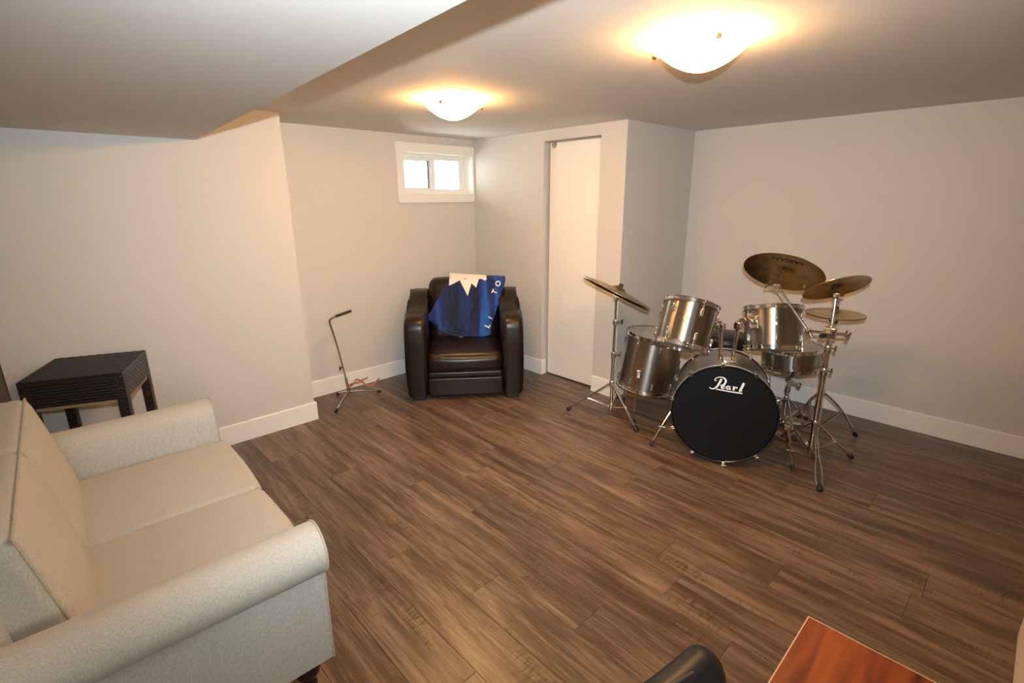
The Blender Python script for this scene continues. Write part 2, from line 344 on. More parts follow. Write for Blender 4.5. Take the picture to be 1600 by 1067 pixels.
# floor: base slab and separate planks
fl_ = struct(bbox('floor', XW - .12, U2 + .12, YS - .12, YN + .12, -0.06, -0.006, M['subfloor']))
PW = 0.193; PL = 1.31; cache = {}; nplank = 0
phase = {0: 1.39, 1: 2.28, 2: 1.84, 3: 3.45, 4: 0.97, 5: 0.546, 6: 0.117, -1: 1.815}
def plank_mesh(wd, ln):
    k = (round(wd, 3), round(ln, 3))
    if k in cache: return cache[k]
    bm = bmesh.new(); g = 0.0004; e = 0.0011
    x0, x1, y0, y1 = -wd / 2 + g, wd / 2 - g, -ln / 2 + g, ln / 2 - g
    lo = [bm.verts.new(p) for p in ((x0, y0, -0.006), (x1, y0, -0.006), (x1, y1, -0.006), (x0, y1, -0.006))]
    mi = [bm.verts.new(p) for p in ((x0, y0, -0.0010), (x1, y0, -0.0010), (x1, y1, -0.0010), (x0, y1, -0.0010))]
    hi = [bm.verts.new(p) for p in ((x0 + e, y0 + e, 0), (x1 - e, y0 + e, 0), (x1 - e, y1 - e, 0), (x0 + e, y1 - e, 0))]
    for a, b_ in ((lo, mi), (mi, hi)):
        for i in range(4): bm.faces.new((a[i], a[(i + 1) % 4], b_[(i + 1) % 4], b_[i]))
    bm.faces.new(hi); me = bpy.data.meshes.new('plank'); bm.to_mesh(me); bm.free(); me.materials.append(M['plank']); cache[k] = me; return me
rp = random.Random(3)
for k in range(-14, 18):
    x0 = 1.05 + k * PW; x1 = min(x0 + PW, U2); x0 = max(x0, XW)
    if x1 - x0 < 0.02: continue
    xm = (x0 + x1) / 2
    ymax = YN if x0 < -0.212 else (V0 if x1 < U0 - 0.1 else (V1 if x0 < U1 + .1 else V2))
    ph = phase.get(k, rp.uniform(0, PL)); y = ph - PL * 6
    while y < ymax:
        a, b_ = max(y, YS), min(y + PL, ymax); y += PL
        if b_ - a < 0.03: continue
        o = bpy.data.objects.new('plank', plank_mesh(x1 - x0, b_ - a)); COL.objects.link(o); o.parent = fl_; o.location = (xm, (a + b_) / 2, 0)

# baseboards (top edge eased)
def baseboard(name, p0, p1, nrm, h=0.138, t=0.014):
    p0, p1, nrm = Vector((*p0, 0)), Vector((*p1, 0)), Vector((*nrm, 0)); bm = bmesh.new()
    prof = [(0, 0), (t, 0), (t, h - 0.006), (t - 0.004, h), (0, h)]
    A = [bm.verts.new(p0 + nrm * u + Vector((0, 0, v))) for u, v in prof]; B = [bm.verts.new(p1 + nrm * u + Vector((0, 0, v))) for u, v in prof]
    n = len(prof)
    for i in range(n): bm.faces.new((A[i], A[(i + 1) % n], B[(i + 1) % n], B[i]))
    bm.faces.new(A[::-1]); bm.faces.new(B); return struct(finish(name, bm, M['white'], smooth=0))
t = 0.014
baseboard('baseboard_left', (-0.212, V0), (U0 + t, V0), (0, -1))
baseboard('baseboard_left_return', (U0, V0), (U0, V1), (1, 0))
baseboard('baseboard_back', (U0 + t, V1), (U1 - t, V1), (0, -1))
baseboard('baseboard_closet', (U1, dy1 - t), (U1, V1), (-1, 0))
baseboard('baseboard_jamb', (U1, dy1), (U1 + 0.045, dy1), (0, -1))
baseboard('baseboard_closet_corner', (U1, V2 - t), (U1, dy0), (-1, 0))
baseboard('baseboard_closet_side', (U1, V2), (U2 - t, V2), (0, -1))
baseboard('baseboard_right', (U2, YS), (U2, V2), (-1, 0))

# pocket door
d1 = struct(bbox('door_1', U1 + 0.052, U1 + 0.088, dy0 - 0.17, dy1 - 0.030, 0.012, dz - 0.012, M['door'], None, 0.0015, 1))
bm = bmesh.new(); y_ = dy1 - 0.075
lathe(bm, [(0, 0.003), (0.024, 0.003), (0.026, 0), (0.026, -0.004), (0, -0.004)], 20, axes_matrix((U1 + 0.049, y_, dz - 0.03), (-1, 0, 0), (0, 0, 1)))
for q in (-0.018, 0.0, 0.018): tube(bm, [(U1 + 0.044, y_ + q, dz - 0.03), (U1 + 0.049, y_ + q, dz - 0.03)], 0.005, 8)
ro = finish('door_roller', bm, M['steel'], d1)
tr_ = struct(bbox('trim_1', U1 + 0.02, U1 + 0.10, dy0, dy1, dz - 0.010, dz, M['steel']))

# window: casing, jamb liner, slider
wn = thing('window_1', '', '', (0, 0, 0)); del wn['label']; del wn['category']; wn['kind'] = 'structure'
cw = 0.074
for nm, a in (('casing', (wx0 - cw, U1 - 0.001, V1 - 0.018, V1, wz1, wz1 + cw)), ('casing', (wx0 - cw, U1 - 0.001, V1 - 0.018, V1, wz0 - cw, wz0)),
              ('casing', (wx0 - cw, wx0, V1 - 0.018, V1, wz0, wz1)), ('casing', (wx1, U1 - 0.001, V1 - 0.018, V1, wz0, wz1))):
    bbox(nm, *a, M['white'], wn, 0.0015, 1)
yf = V1 + 0.12
for a in ((wx0 + .0005, wx0 + .004, V1 - .01, yf, wz0 + .004, wz1 - .004), (wx1 - .004, wx1 - .0005, V1 - .01, yf, wz0 + .004, wz1 - .004), (wx0 + .0005, wx1 - .0005, V1 - .01, yf, wz0 + .0005, wz0 + .004), (wx0 + .0005, wx1 - .0005, V1 - .01, yf, wz1 - .004, wz1 - .0005)):
    bbox('jamb_liner', *a, M['white'], wn)
def rect_frame(name, x0, x1, z0, z1, wd, y0, y1, m, parent, bev=0.002):
    bm = bmesh.new()
    for a in ((x0, x0 + wd[0], z0, z1), (x1 - wd[1], x1, z0, z1), (x0 + wd[0], x1 - wd[1], z0, z0 + wd[2]), (x0 + wd[0], x1 - wd[1], z1 - wd[3], z1)):
        box(bm, a[0], a[1], y0, y1, a[2], a[3])
    return finish(name, bm, m, parent, smooth=0)
fz0, fz1 = wz0, wz1
rect_frame('window_frame', wx0, wx1, fz0, fz1, (.03, .03, .03, .032), yf, yf + .085, M['vinyl'], wn)
s1 = rect_frame('sash', wx0 + .028, 2.93, fz0 + .028, fz1 - .03, (.03, .045, .032, .03), yf + .045, yf + .08, M['vinyl'], wn)
rect_frame('glazing_gasket', wx0 + .055, 2.888, fz0 + .058, fz1 - .058, (.003, .012, .003, .003), yf + .040, yf + .046, M['gap'], s1)
bbox('glass_pane', wx0 + .055, 2.888, yf + .060, yf + .064, fz0 + .058, fz1 - .058, M['glass'], s1)
s2 = rect_frame('sash', 2.895, wx1 - .028, fz0 + .028, fz1 - .03, (.045, .036, .022, .02), yf + .012, yf + .04, M['vinyl'], wn)
bbox('glass_pane', 2.94, wx1 - .064, yf + .024, yf + .028, fz0 + .05, fz1 - .05, M['glass'], s2)
bbox('pull_rail', 2.902, 2.912, yf + .004, yf + .012, fz0 + .1, fz1 - .1, M['vinyl'], s2)

wn2 = thing('added_fill_window', '', '', (0, 0, 0)); del wn2['label']; del wn2['category']; wn2['kind'] = 'structure'  # added rear window, out of view, lets in neutral fill light
rect_frame('window_frame', rx0, rx1, rz0, rz1, (.05, .05, .05, .05), YS - .09, YS - .03, M['vinyl'], wn2)
bbox('mullion', -0.12, -0.08, YS - .08, YS - .04, rz0 + .05, rz1 - .05, M['vinyl'], wn2)
for a, b_ in ((rx0 + .05, -0.12), (-0.08, rx1 - .05)): bbox('glass_pane', a, b_, YS - .062, YS - .058, rz0 + .05, rz1 - .05, M['glass'], wn2)
def portal(name, loc, sx, sy, direction):
    L_ = bpy.data.lights.new(name, 'AREA'); L_.shape = 'RECTANGLE'; L_.size = sx; L_.size_y = sy; L_.cycles.is_portal = True
    o = bpy.data.objects.new(name, L_); COL.objects.link(o); o.location = loc; o.rotation_euler = Vector(direction).to_track_quat('-Z', 'Z').to_euler()
portal('window_portal', ((rx0 + rx1) / 2, YS - .13, (rz0 + rz1) / 2), rx1 - rx0, rz1 - rz0, (0, 1, 0))  # sampling portal for the added rear window
portal('window_portal', ((wx0 + wx1) / 2, V1 + .23, (wz0 + wz1) / 2), wx1 - wx0, wz1 - wz0, (0, -1, 0))
# pale post at the near right
sc = thing('storage_cabinet', 'low cream white cabinet at the right edge, past the cherry desk', 'cabinet', (2.175, -0.202, 0))
bbox('body', -0.25, 0.25, -0.42, 0.0, 0.0, 0.42, M['white'], sc, 0.003, 1)
bbox('cabinet_top', -0.25, 0.25, -0.44, 0.0, 0.4205, 0.445, M['white'], sc, 0.003, 1)
for x0, x1 in ((-0.24, -0.003), (0.003, 0.24)):
    dr = bbox('door', x0, x1, -0.436, -0.4205, 0.03, 0.41, M['white'], sc, 0.002, 1)
    xk = x1 - 0.03 if x0 < -0.1 else x0 + 0.03; bm = bmesh.new(); tube(bm, [(xk, -0.436, 0.3), (xk, -0.452, 0.3)], [0.006, 0.011], 12); finish('knob', bm, M['steel'], dr)

# ------------------------------------------------------------------ ceiling lights
def ceiling_light(x, y, label, rot):
    t = thing('ceiling_light', label, 'light', (x, y, C), rot, 'flush ceiling lights')
    bm = bmesh.new(); lathe(bm, [(0, 0), (0.075, 0), (0.075, -0.012), (0.06, -0.02), (0, -0.02)], 32); finish('mounting_plate', bm, M['white'], t)
    R = 0.168; prof = []; rimz = -0.024
    for i in range(15):
        a = i / 14; prof.append((R * a, -0.112 + 0.088 * (a ** 2.1 * 0.80 + a ** 1.2 * 0.20)))
    inner = [(max(r - 0.004, 0), z + 0.004) for r, z in prof[::-1]]; inner[-1] = (0, inner[-1][1])
    bm = bmesh.new(); lathe(bm, prof + [(R + 0.003, -0.020), (R, -0.019)] + inner[1:], 48); finish('glass_bowl', bm, M['lamp_glass'], t, 60)
    for k in range(3):
        a = 2 * PI * k / 3 + rot * 0; cx_, cy_ = (R - 0.004) * math.cos(a), (R - 0.004) * math.sin(a)
        bm = bmesh.new(); tube(bm, [(cx_ * 0.45, cy_ * 0.45, -0.006), (cx_ * 0.9, cy_ * 0.9, -0.012), (cx_, cy_, -0.030)], 0.003, 8)
        lathe(bm, [(0, 0.012), (0.009, 0.010), (0.011, 0.004), (0.008, -0.006), (0, -0.008)], 12, axes_matrix((cx_ * 0.99, cy_ * 0.99, -0.040), (cx_, cy_, 0), (0, 0, 1)))
        finish('retaining_screw', bm, M['brass'], t)
    for s in (-1, 1):
        bm = bmesh.new(); lathe(bm, [(0, -0.035), (0.018, -0.03), (0.024, -0.012), (0.012, 0.008), (0.012, 0.02), (0, 0.02)], 16, axes_matrix((s * 0.045, 0, -0.040), (-s * .8, 0, .3), (0, 1, 0)))
        finish('light_bulb', bm, M['lamp_glass'], t)
        L_ = bpy.data.lights.new('bulb_light', 'POINT'); L_.energy = BULB_W / 2; L_.color = (1.0, 0.55, 0.2); L_.shadow_soft_size = 0.02
        lo = bpy.data.objects.new('bulb_light', L_); COL.objects.link(lo); lo.parent = t; lo.location = (s * 0.09, 0, -0.034)
    return t
ceiling_light(*LIGHTS[0], 'lit glass bowl ceiling light nearer the camera, above the drums side', math.radians(-135))
ceiling_light(*LIGHTS[1], 'lit glass bowl ceiling light farther back, toward the small window', math.radians(-150))

# ------------------------------------------------------------------ loveseat
so = thing('loveseat', 'pale beige tweed loveseat with rolled arms and dark turned legs', 'sofa', (0.487, 2.014, 0), math.radians(-1.7))
T, WL = M['tweed'], M['welt']
def arm_profile(s):
    p = [(0.580, 0.19), (0.580, 0.56)]
    cy, cz, r = 0.664, 0.589, 0.078
    for a in range(-10, -241, -14):
        aa = math.radians(180 + a) ; p.append((cy + r * math.cos(aa), cz + r * math.sin(aa)))
    p += [(0.690, 0.515), (0.690, 0.19)]
    return [(s * y, z) for y, z in p]
for s in (-1, 1):
    bm = bmesh.new(); prism(bm, arm_profile(s), -0.86, 0.0, 'x')
    ed = [e for e in bm.edges if abs(e.verts[0].co.x) < 1e-6 and abs(e.verts[1].co.x) < 1e-6]
    bmesh.ops.bevel(bm, geom=ed, offset=0.010, segments=3, profile=0.5, affect='EDGES')
    arm = finish('arm', bm, T, so, 50)
    bm = bmesh.new(); tube(bm, [(-0.004, y * 1.0, z) for y, z in arm_profile(s)], 0.0035, 6); finish('piping', bm, WL, arm)
bbox('base_frame', -0.80, -0.015, -0.57, 0.57, 0.19, 0.345, T, so, 0.012)
for s in (-1, 1):
    bm = bmesh.new()
    def fn(P, q): return (P.x + (0.010 * (1 - q.y ** 2) if q.x > 0 else 0), P.y, P.z + (0.016 * (1 - q.x ** 2) * (1 - q.y ** 2) if q.z > 0 else 0))
    rbox(bm, (-0.330, s * 0.2845, 0.412), (0.350, 0.282, 0.070), 0.028, 9, fn); cu = finish('seat_cushion', bm, T, so, 60)
    bm = bmesh.new(); y0, y1 = s * 0.2845 - 0.275, s * 0.2845 + 0.275
    for zz in (0.472, 0.350): tube(bm, smooth_path([(-0.40, y0 - .006, zz), (-0.03, y0 - .006, zz), (-0.004, y0 + 0.002, zz), (0.008, y0 + 0.03, zz), (0.021, (y0 + y1) / 2, zz), (0.008, y1 - 0.03, zz), (-0.004, y1 - 0.002, zz), (-0.03, y1 + .006, zz), (-0.40, y1 + .006, zz)], 4), 0.0045, 6)
    finish('piping', bm, WL, cu)
# back frame
bm = bmesh.new(); prism(bm, [(-0.66, 0.19), (-0.66, 0.50), (-0.68, 0.80), (-0.70, 0.845), (-0.80, 0.86), (-0.86, 0.85), (-0.885, 0.80), (-0.85, 0.19)], -0.60, 0.60, 'y')
bmesh.ops.bevel(bm, geom=[e for e in bm.edges if abs(abs(e.verts[0].co.y) - 0.6) < 1e-6 and abs(abs(e.verts[1].co.y) - 0.6) < 1e-6], offset=0.02, segments=3, profile=0.5, affect='EDGES')
finish('back_frame', bm, T, so, 50)
for s in (-1, 1):
    bm = bmesh.new()
    def fn(P, q):
        x = P.x + (0.020 * (1 - q.y ** 2) * (1 - q.z ** 2) if q.x > 0 else 0)
        taper = 1 - 0.42 * max(0, (q.z + 1) / 2) ** 1.5 if q.x < 0 else 1
        return (x * (1 if q.x > 0 else taper) - 0.090 * P.z / 0.43, P.y, P.z)
    rbox(bm, (-0.640, s * 0.283, 0.664), (0.070, 0.281, 0.212), 0.035, 9, fn); bc = finish('back_cushion', bm, T, so, 60)
    bm = bmesh.new(); ya, yb = s * 0.283 - 0.270, s * 0.283 + 0.270
    tube(bm, smooth_path([(-0.548, ya - .001, 0.50), (-0.613, ya - .001, 0.825), (-0.624, ya + 0.005, 0.860), (-0.621, ya + 0.030, 0.867), (-0.621, yb - 0.030, 0.867), (-0.624, yb - 0.005, 0.860), (-0.613, yb + .001, 0.825), (-0.548, yb + .001, 0.50)], 5), 0.0045, 6)
    finish('piping', bm, WL, bc)
for x in (-0.07, -0.79):
    for y in (-0.615, 0.615):
        bm = bmesh.new(); lathe(bm, [(0, 0.19), (0.040, 0.19), (0.040, 0.178), (0.030, 0.170), (0.026, 0.160), (0.036, 0.150), (0.041, 0.132), (0.038, 0.112), (0.025, 0.092), (0.020, 0.078), (0.026, 0.070), (0.027, 0.062), (0.018, 0.05), (0.014, 0.02), (0.018, 0.004), (0.016, 0), (0, 0)], 24, Matrix.Translation((x, y, 0)))
        finish('leg', bm, M['mahogany'], so)

def weave(bm, o, ux, uy, n, w_, h_, cw=0.020, ch=0.0145, amp=0.0036, sub=4):
    # basket weave relief over a rectangle: over-and-under strands
    o, ux, uy, n = Vector(o), Vector(ux), Vector(uy), Vector(n)
    nx, ny = max(2, round(w_ / cw)), max(2, round(h_ / ch)); gx, gy = nx * sub, ny * sub; rows = []
    for j in range(gy + 1):
        r = []
        for i in range(gx + 1):
            a, b_ = i / sub, j / sub; s_ = math.sin(PI * a / 1.0) * (1 if (int(min(b_, ny - 1e-6)) % 2 == 0) else -1)
            prof = abs(math.sin(PI * b_)) ** 0.6
            z = amp * prof * (0.35 + 0.65 * (0.5 + 0.5 * s_))
            if i in (0, gx) or j in (0, gy): z = 0
            r.append(bm.verts.new(o + ux * (w_ * i / gx) + uy * (h_ * j / gy) + n * z))
        rows.append(r)
    for a, b_ in zip(rows, rows[1:]):
        for k in range(gx): bm.faces.new((a[k], a[k + 1], b_[k + 1], b_[k]))
# ------------------------------------------------------------------ wicker side table
A_ = Vector((-0.158, 3.165)); B_ = Vector((0.003, 3.535)); D_ = Vector((0.211, 3.015))
ex = (D_ - A_).normalized(); ang = math.atan2(ex.y, ex.x); ctr = (B_ + D_) / 2
st = thing('side_table', 'tall square dark woven wicker side table behind the loveseat', 'table', (ctr.x, ctr.y, 0), ang)
h = 0.204
M['strand'] = mat('dark_resin_strand', (0.017, 0.010, 0.0075), 0.36)
bm = bmesh.new(); box(bm, -h, h, -h, h, 0.772, 0.7880); weave(bm, (-h, -h, 0.7882), (1, 0, 0), (0, 1, 0), (0, 0, 1), 2 * h, 2 * h); finish('table_top', bm, M['strand'], st, 30)
for a, mt in (((-h + .004, h - .004, -h + .002, -h + .022), 'wicker_side'), ((-h + .004, h - .004, h - .022, h - .002), 'wicker_side'), ((-h + .002, -h + .022, -h + .022, h - .022), 'wicker_side_y'), ((h - .022, h - .002, -h + .022, h - .022), 'wicker_side_y')):
    bm = bmesh.new(); box(bm, *a, 0.652, 0.771)
    if mt == 'wicker_side':
        f_ = -1 if a[2] < 0 else 1; yy = a[2] if f_ < 0 else a[3]; weave(bm, (a[0], yy + f_ * .0004, 0.652), (1, 0, 0), (0, 0, 1), (0, f_, 0), a[1] - a[0], 0.119)
    else:
        f_ = -1 if a[0] < 0 else 1; xx = a[0] if f_ < 0 else a[1]; weave(bm, (xx + f_ * .0004, a[2], 0.652), (0, 1, 0), (0, 0, 1), (f_, 0, 0), a[3] - a[2], 0.119)
    ap = finish('apron', bm, M['strand'], st, 30)
    bbox('lower_rail', a[0] + .003, a[1] - .003, a[2] + .003, a[3] - .003, 0.636, 0.6515, M['tan'], ap)
for sx in (-1, 1):
    for sy in (-1, 1):
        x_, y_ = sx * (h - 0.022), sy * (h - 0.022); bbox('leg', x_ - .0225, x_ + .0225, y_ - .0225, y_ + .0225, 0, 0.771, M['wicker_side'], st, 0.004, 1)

# ------------------------------------------------------------------ leather armchair
ARM_O = Vector((2.383, 3.063, 0)); ARM_A = math.atan2(-0.621, 0.783)
ac = thing('armchair', 'dark brown leather armchair in the corner under the window', 'chair', ARM_O, ARM_A)
LE = M['leather']
side = [(0.015, 0.035), (0.0, 0.30), (0.0, 0.60), (0.012, 0.650), (0.045, 0.688), (0.10, 0.702), (0.18, 0.700), (0.27, 0.694), (0.35, 0.700), (0.42, 0.722), (0.48, 0.762), (0.53, 0.800), (0.58, 0.818), (0.66, 0.822), (0.74, 0.815), (0.785, 0.78), (0.80, 0.60), (0.80, 0.035)]
for s in (-1, 1):
    bm = bmesh.new(); x0, x1 = (0.305, 0.475)
    prism(bm, [(y, z) for y, z in side], s * x0, s * x1, 'x')
    bmesh.ops.bevel(bm, geom=[e for e in bm.edges if abs(e.verts[0].co.x - e.verts[1].co.x) < 1e-6], offset=0.042, segments=5, profile=0.5, affect='EDGES', clamp_overlap=True)
    arm = finish('arm', bm, LE, ac, 70)
    bm = bmesh.new(); tube(bm, [(s * 0.325, y * 1.0 - (0.002 if z < .66 else 0), z + (0.001 if z > .66 else 0)) for y, z in side[1:12]], 0.0022, 5); finish('seam', bm, M['stitch'], arm)
def fs(P, q): return (P.x, P.y + (-0.020 * (1 - q.x ** 2) * (1 - q.z ** 2) if q.y < 0 else 0), P.z + (0.028 * (1 - q.x ** 4) * (1 - (q.y) ** 2) if q.z > 0 else 0) - (0.05 * (q.y) if q.z > 0 else 0) * 0 + 0.02 * q.y)
bm = bmesh.new(); rbox(bm, (0, 0.29, 0.335), (0.305, 0.29, 0.083), 0.055, 9, fs); cu = finish('seat_cushion', bm, LE, ac, 70)
bm = bmesh.new(); tube(bm, smooth_path([(-0.28, 0.03, 0.392), (-0.15, 0.012, 0.398), (0, 0.008, 0.400), (0.15, 0.012, 0.398), (0.28, 0.03, 0.392)], 5), 0.002, 5); finish('seam', bm, M['stitch'], cu)
bm = bmesh.new(); rbox(bm, (0, 0.30, 0.220), (0.304, 0.285, 0.028), 0.02, 7); finish('front_roll', bm, LE, ac, 70)
bm = bmesh.new(); rbox(bm, (0, 0.40, 0.114), (0.303, 0.385, 0.078), 0.014, 7); finish('front_panel', bm, LE, ac, 70)
def fb(P, q): return (P.x * (1 + 0.03 * q.z), P.y + 0.085 * (P.z) / 0.27 + (-0.035 * (1 - q.x ** 2) * (1 - q.z ** 2) if q.y < 0 else 0), P.z + 0.012 * (1 - q.x ** 2) * (q.z > 0))
bm = bmesh.new(); rbox(bm, (0, 0.565, 0.655), (0.300, 0.090, 0.262), 0.07, 9, fb); finish('back_cushion', bm, LE, ac, 70)
bm = bmesh.new(); rbox(bm, (0, 0.725, 0.43), (0.31, 0.075, 0.38), 0.03, 7); finish('back_frame', bm, LE, ac, 70)
for x in (-0.385, 0.385):
    for y in (0.075, 0.725): bbox('foot', x - 0.05, x + 0.05, y - 0.045, y + 0.045, 0, 0.04, M['dark_foot'], ac, 0.004, 1)

# blanket over the chair back, in chair coordinates
bl = thing('blanket', 'blue fleece blanket with a cream leaf print draped over the armchair back', 'blanket', ARM_O, ARM_A)
def bl_pt(u, v, off=0.0):
    """u across 0..1, v down 0..1"""
    top_l, top_r = Vector((-0.114, 0, 0.935)), Vector((0.372, 0, 0.905))
    bot_l, bot_r = Vector((-0.225, 0, 0.525)), Vector((0.216, 0, 0.470))
    L1 = Vector((-0.322, 0, 0.600))
    vv = v
    a = top_l.lerp(L1, min(1, vv / 0.86)) if vv < 0.86 else L1.lerp(bot_l, (vv - 0.86) / 0.14)
    b_ = top_r.lerp(bot_r, vv)
    p = a.lerp(b_, u); z = p.z
    fold = 0.008 * math.sin(u * 17 + v * 2) + 0.005 * math.sin(u * 39 + 1.3 * v)
    y = 0.36 + 0.36 * (z - 0.44) + fold
    y -= 0.018 * math.sin(PI * min(1, max(0, u)))
    return Vector((p.x, y - off, z))
bm = bmesh.new(); NU, NV = 44, 36; g0, g1 = [], []
for j in range(-8, NV + 1):
    ra, rb = [], []
    for i in range(NU + 1):
        u = i / NU
        if j >= 0:
            P = bl_pt(u, j / NV); Q = P + Vector((0, 0.022, 0))
        else:
            k = -j / 8; P0 = bl_pt(u, 0); a = k * PI * 0.62
            P = P0 + Vector((0, 0.075 * math.sin(a) + max(0, k - .6) * 0.22, 0.030 * math.sin(a * 1.4) - max(0, k - .5) * 0.14)); Q = P + Vector((0, 0.016, -0.012))
        if j == NV: Q = Q + Vector((0, 0, 0.0))
        ra.append(bm.verts.new(P)); rb.append(bm.verts.new(Q))
    g0.append(ra); g1.append(rb)
for j in range(len(g0) - 1):
    for i in range(NU):
        bm.faces.new((g0[j][i], g0[j][i + 1], g0[j + 1][i + 1], g0[j + 1][i])); bm.faces.new((g1[j][i], g1[j + 1][i], g1[j + 1][i + 1], g1[j][i + 1]))
    for i in (0, NU): bm.faces.new((g0[j][i], g0[j + 1][i], g1[j + 1][i], g1[j][i]))
for j in (0, len(g0) - 1):
    for i in range(NU): bm.faces.new((g0[j][i], g1[j][i], g1[j][i + 1], g0[j][i + 1]))
finish('cloth', bm, M['blanket'], bl, 60)
bm = bmesh.new()
def bl_sz(s_, z, off=0.006):
    v = 0.5; u = 0.5
    for _ in range(14):
        a, b_ = bl_pt(0, v), bl_pt(1, v); u = max(-0.05, min(1.05, (s_ - a.x) / (b_.x - a.x)))
        v = max(0.0, min(1.0, v + (bl_pt(u, v).z - z) / 0.43))
    P = bl_pt(u, v); return Vector((s_, 0.36 + 0.36 * (z - 0.44) + (P.y - (0.36 + 0.36 * (P.z - 0.44))) - off, z))
for k in range(3):
    pts = [(-0.232 + 0.012 * k, 0.556 - 0.020 * k), (-0.1, 0.515 - 0.022 * k), (0.05, 0.490 - 0.014 * k), (0.16, 0.482 - 0.012 * k), (0.216, 0.492 - 0.012 * k)]
    tube(bm, smooth_path([bl_sz(a, b_, 0.0) + Vector((0, 0.008 - 0.012 * k, 0)) for a, b_ in pts], 5), [0.011] * 21, 8)
finish('folded_hem', bm, M['blanket'], bl, 60)
leaf = [(-0.119, 0.938), (-0.124, 0.868), (-0.028, 0.914), (0.036, 0.783), (0.072, 0.888), (0.112, 0.851), (0.144, 0.935), (0.195, 0.907), (0.207, 0.932)]
# cream print: triangulated thin cover following the cloth
def inside(p, poly):
    c = False; n = len(poly)
    for i in range(n):
        (x1, y1), (x2, y2) = poly[i], poly[(i + 1) % n]
        if (y1 > p[1]) != (y2 > p[1]) and p[0] < (x2 - x1) * (p[1] - y1) / (y2 - y1) + x1: c = not c
    return c
bm = bmesh.new(); vs = [bm.verts.new((a, 0, b_)) for a, b_ in leaf]; f = bm.faces.new(vs); f.normal_update(); bmesh.ops.triangulate(bm, faces=[f])
bmesh.ops.subdivide_edges(bm, edges=bm.edges[:], cuts=7, use_grid_fill=True)
for v in bm.verts: v.co = bl_sz(v.co.x, v.co.z, 0.0035)
top = sorted([v.co.copy() for v in bm.verts if abs(v.co.z - (0.938 + (v.co.x + 0.119) * (0.932 - 0.938) / 0.326)) < 0.003], key=lambda c: c.x)
uu = lambda x: (x + 0.114) / 0.486
prev = None
for i in range(13):                                      # the print carried over the top of the cloth
    u = 0.0 + i / 12 * 0.655; row = []
    for k in range(0, 9):
        kk = k / 8; P0 = bl_pt(max(u, 0), 0); a = kk * PI * 0.62
        row.append(bm.verts.new(P0 + Vector((0, 0.075 * math.sin(a) + max(0, kk - .6) * 0.22 - 0.003 * math.cos(a), 0.030 * math.sin(a * 1.4) - max(0, kk - .5) * 0.14 + 0.0035))))
    if prev:
        for k in range(8): bm.faces.new((prev[k], row[k], row[k + 1], prev[k + 1]))
    prev = row
finish('leaf_print', bm, M['fleece_white'], bl, 60)
def letter(s, sx, z, size, rot):
    P = bl_sz(sx, z, 0.014)
    mt = Matrix.Translation(P) @ Matrix.Rotation(math.radians(90), 4, 'X') @ Matrix.Rotation(rot, 4, 'Z')
    o = text_obj('letter_print', s, size, M['fleece_white'], bl, mt, 0.009, 0.0015); o['label'] = 'cream printed letter ' + s
letter('T', 0.273, 0.812, 0.062, math.radians(62)); letter('O', 0.306, 0.880, 0.062, math.radians(62))
letter('L', 0.200, 0.535, 0.062, math.radians(62)); letter('I', 0.228, 0.60, 0.055, math.radians(62))
bbox('care_tag', -0.05, -0.015, 0.345, 0.348, 0.447, 0.462, M['fleece_white'], bl)

# ------------------------------------------------------------------ guitar stand
gs = thing('guitar_stand', 'slim chrome guitar stand with orange yoke standing by the window wall', 'stand', (1.70, 3.745, 0))
bm = bmesh.new(); tube(bm, smooth_path([(0.0, 0.01, 0.07), (-0.025, 0.02, 0.28), (-0.055, 0.035, 0.50), (-0.082, 0.05, 0.655), (-0.080, 0.05, 0.685), (-0.055, 0.045, 0.703), (-0.02, 0.04, 0.712)], 5), 0.0075, 10); finish('column', bm, M['chrome'], gs)
bm = bmesh.new(); tube(bm, [(-0.034, 0.042, 0.709), (0.095, 0.03, 0.735)], 0.0105, 12); finish('neck_grip', bm, M['rubber'], gs)
bm = bmesh.new(); tube(bm, [(0.0, 0.01, 0.06), (-0.012, 0.015, 0.19)], 0.0105, 12); finish('lower_sleeve', bm, M['steel'], gs)
bm = bmesh.new(); tube(bm, [(-0.025, 0.02, 0.285), (-0.055, 0.01, 0.287)], 0.005, 8); tube(bm, [(-0.055, 0.01, 0.272), (-0.055, 0.01, 0.302)], 0.006, 8); finish('wing_screw', bm, M['rubber'], gs)
for fx, fy in ((1.497, 3.575), (1.960, 3.715), (1.672, 3.925)):
    p = Vector((fx - 1.70, fy - 3.745, 0.012)); bm = bmesh.new(); tube(bm, [(0, 0.01, 0.072), p.lerp(Vector((0, 0.01, 0.072)), 0.5) + Vector((0, 0, 0.006)), p + Vector((0, 0, 0.002))], 0.0065, 10); lg = finish('leg', bm, M['chrome'], gs)
    bm = bmesh.new(); d = p - Vector((0, 0.01, 0.072)); d.normalize(); tube(bm, [p - d * 0.03, p + d * 0.006], [0.0105, 0.0115], 12); finish('rubber_foot', bm, M['rubber'], lg)
bm = bmesh.new()
tube(bm, smooth_path([(-0.005, 0.0, 0.135), (0.05, -0.04, 0.150), (0.085, -0.06, 0.160), (0.10, -0.05, 0.145), (0.13, -0.07, 0.112), (0.17, -0.09, 0.115), (0.225, -0.10, 0.160)], 5), 0.0065, 8)
tube(bm, smooth_path([(-0.005, 0.0, 0.110), (0.05, 0.02, 0.125), (0.09, 0.035, 0.150), (0.13, 0.05, 0.125), (0.20, 0.06, 0.130)], 5), 0.0055, 8)
finish('yoke', bm, M['yoke'], gs)

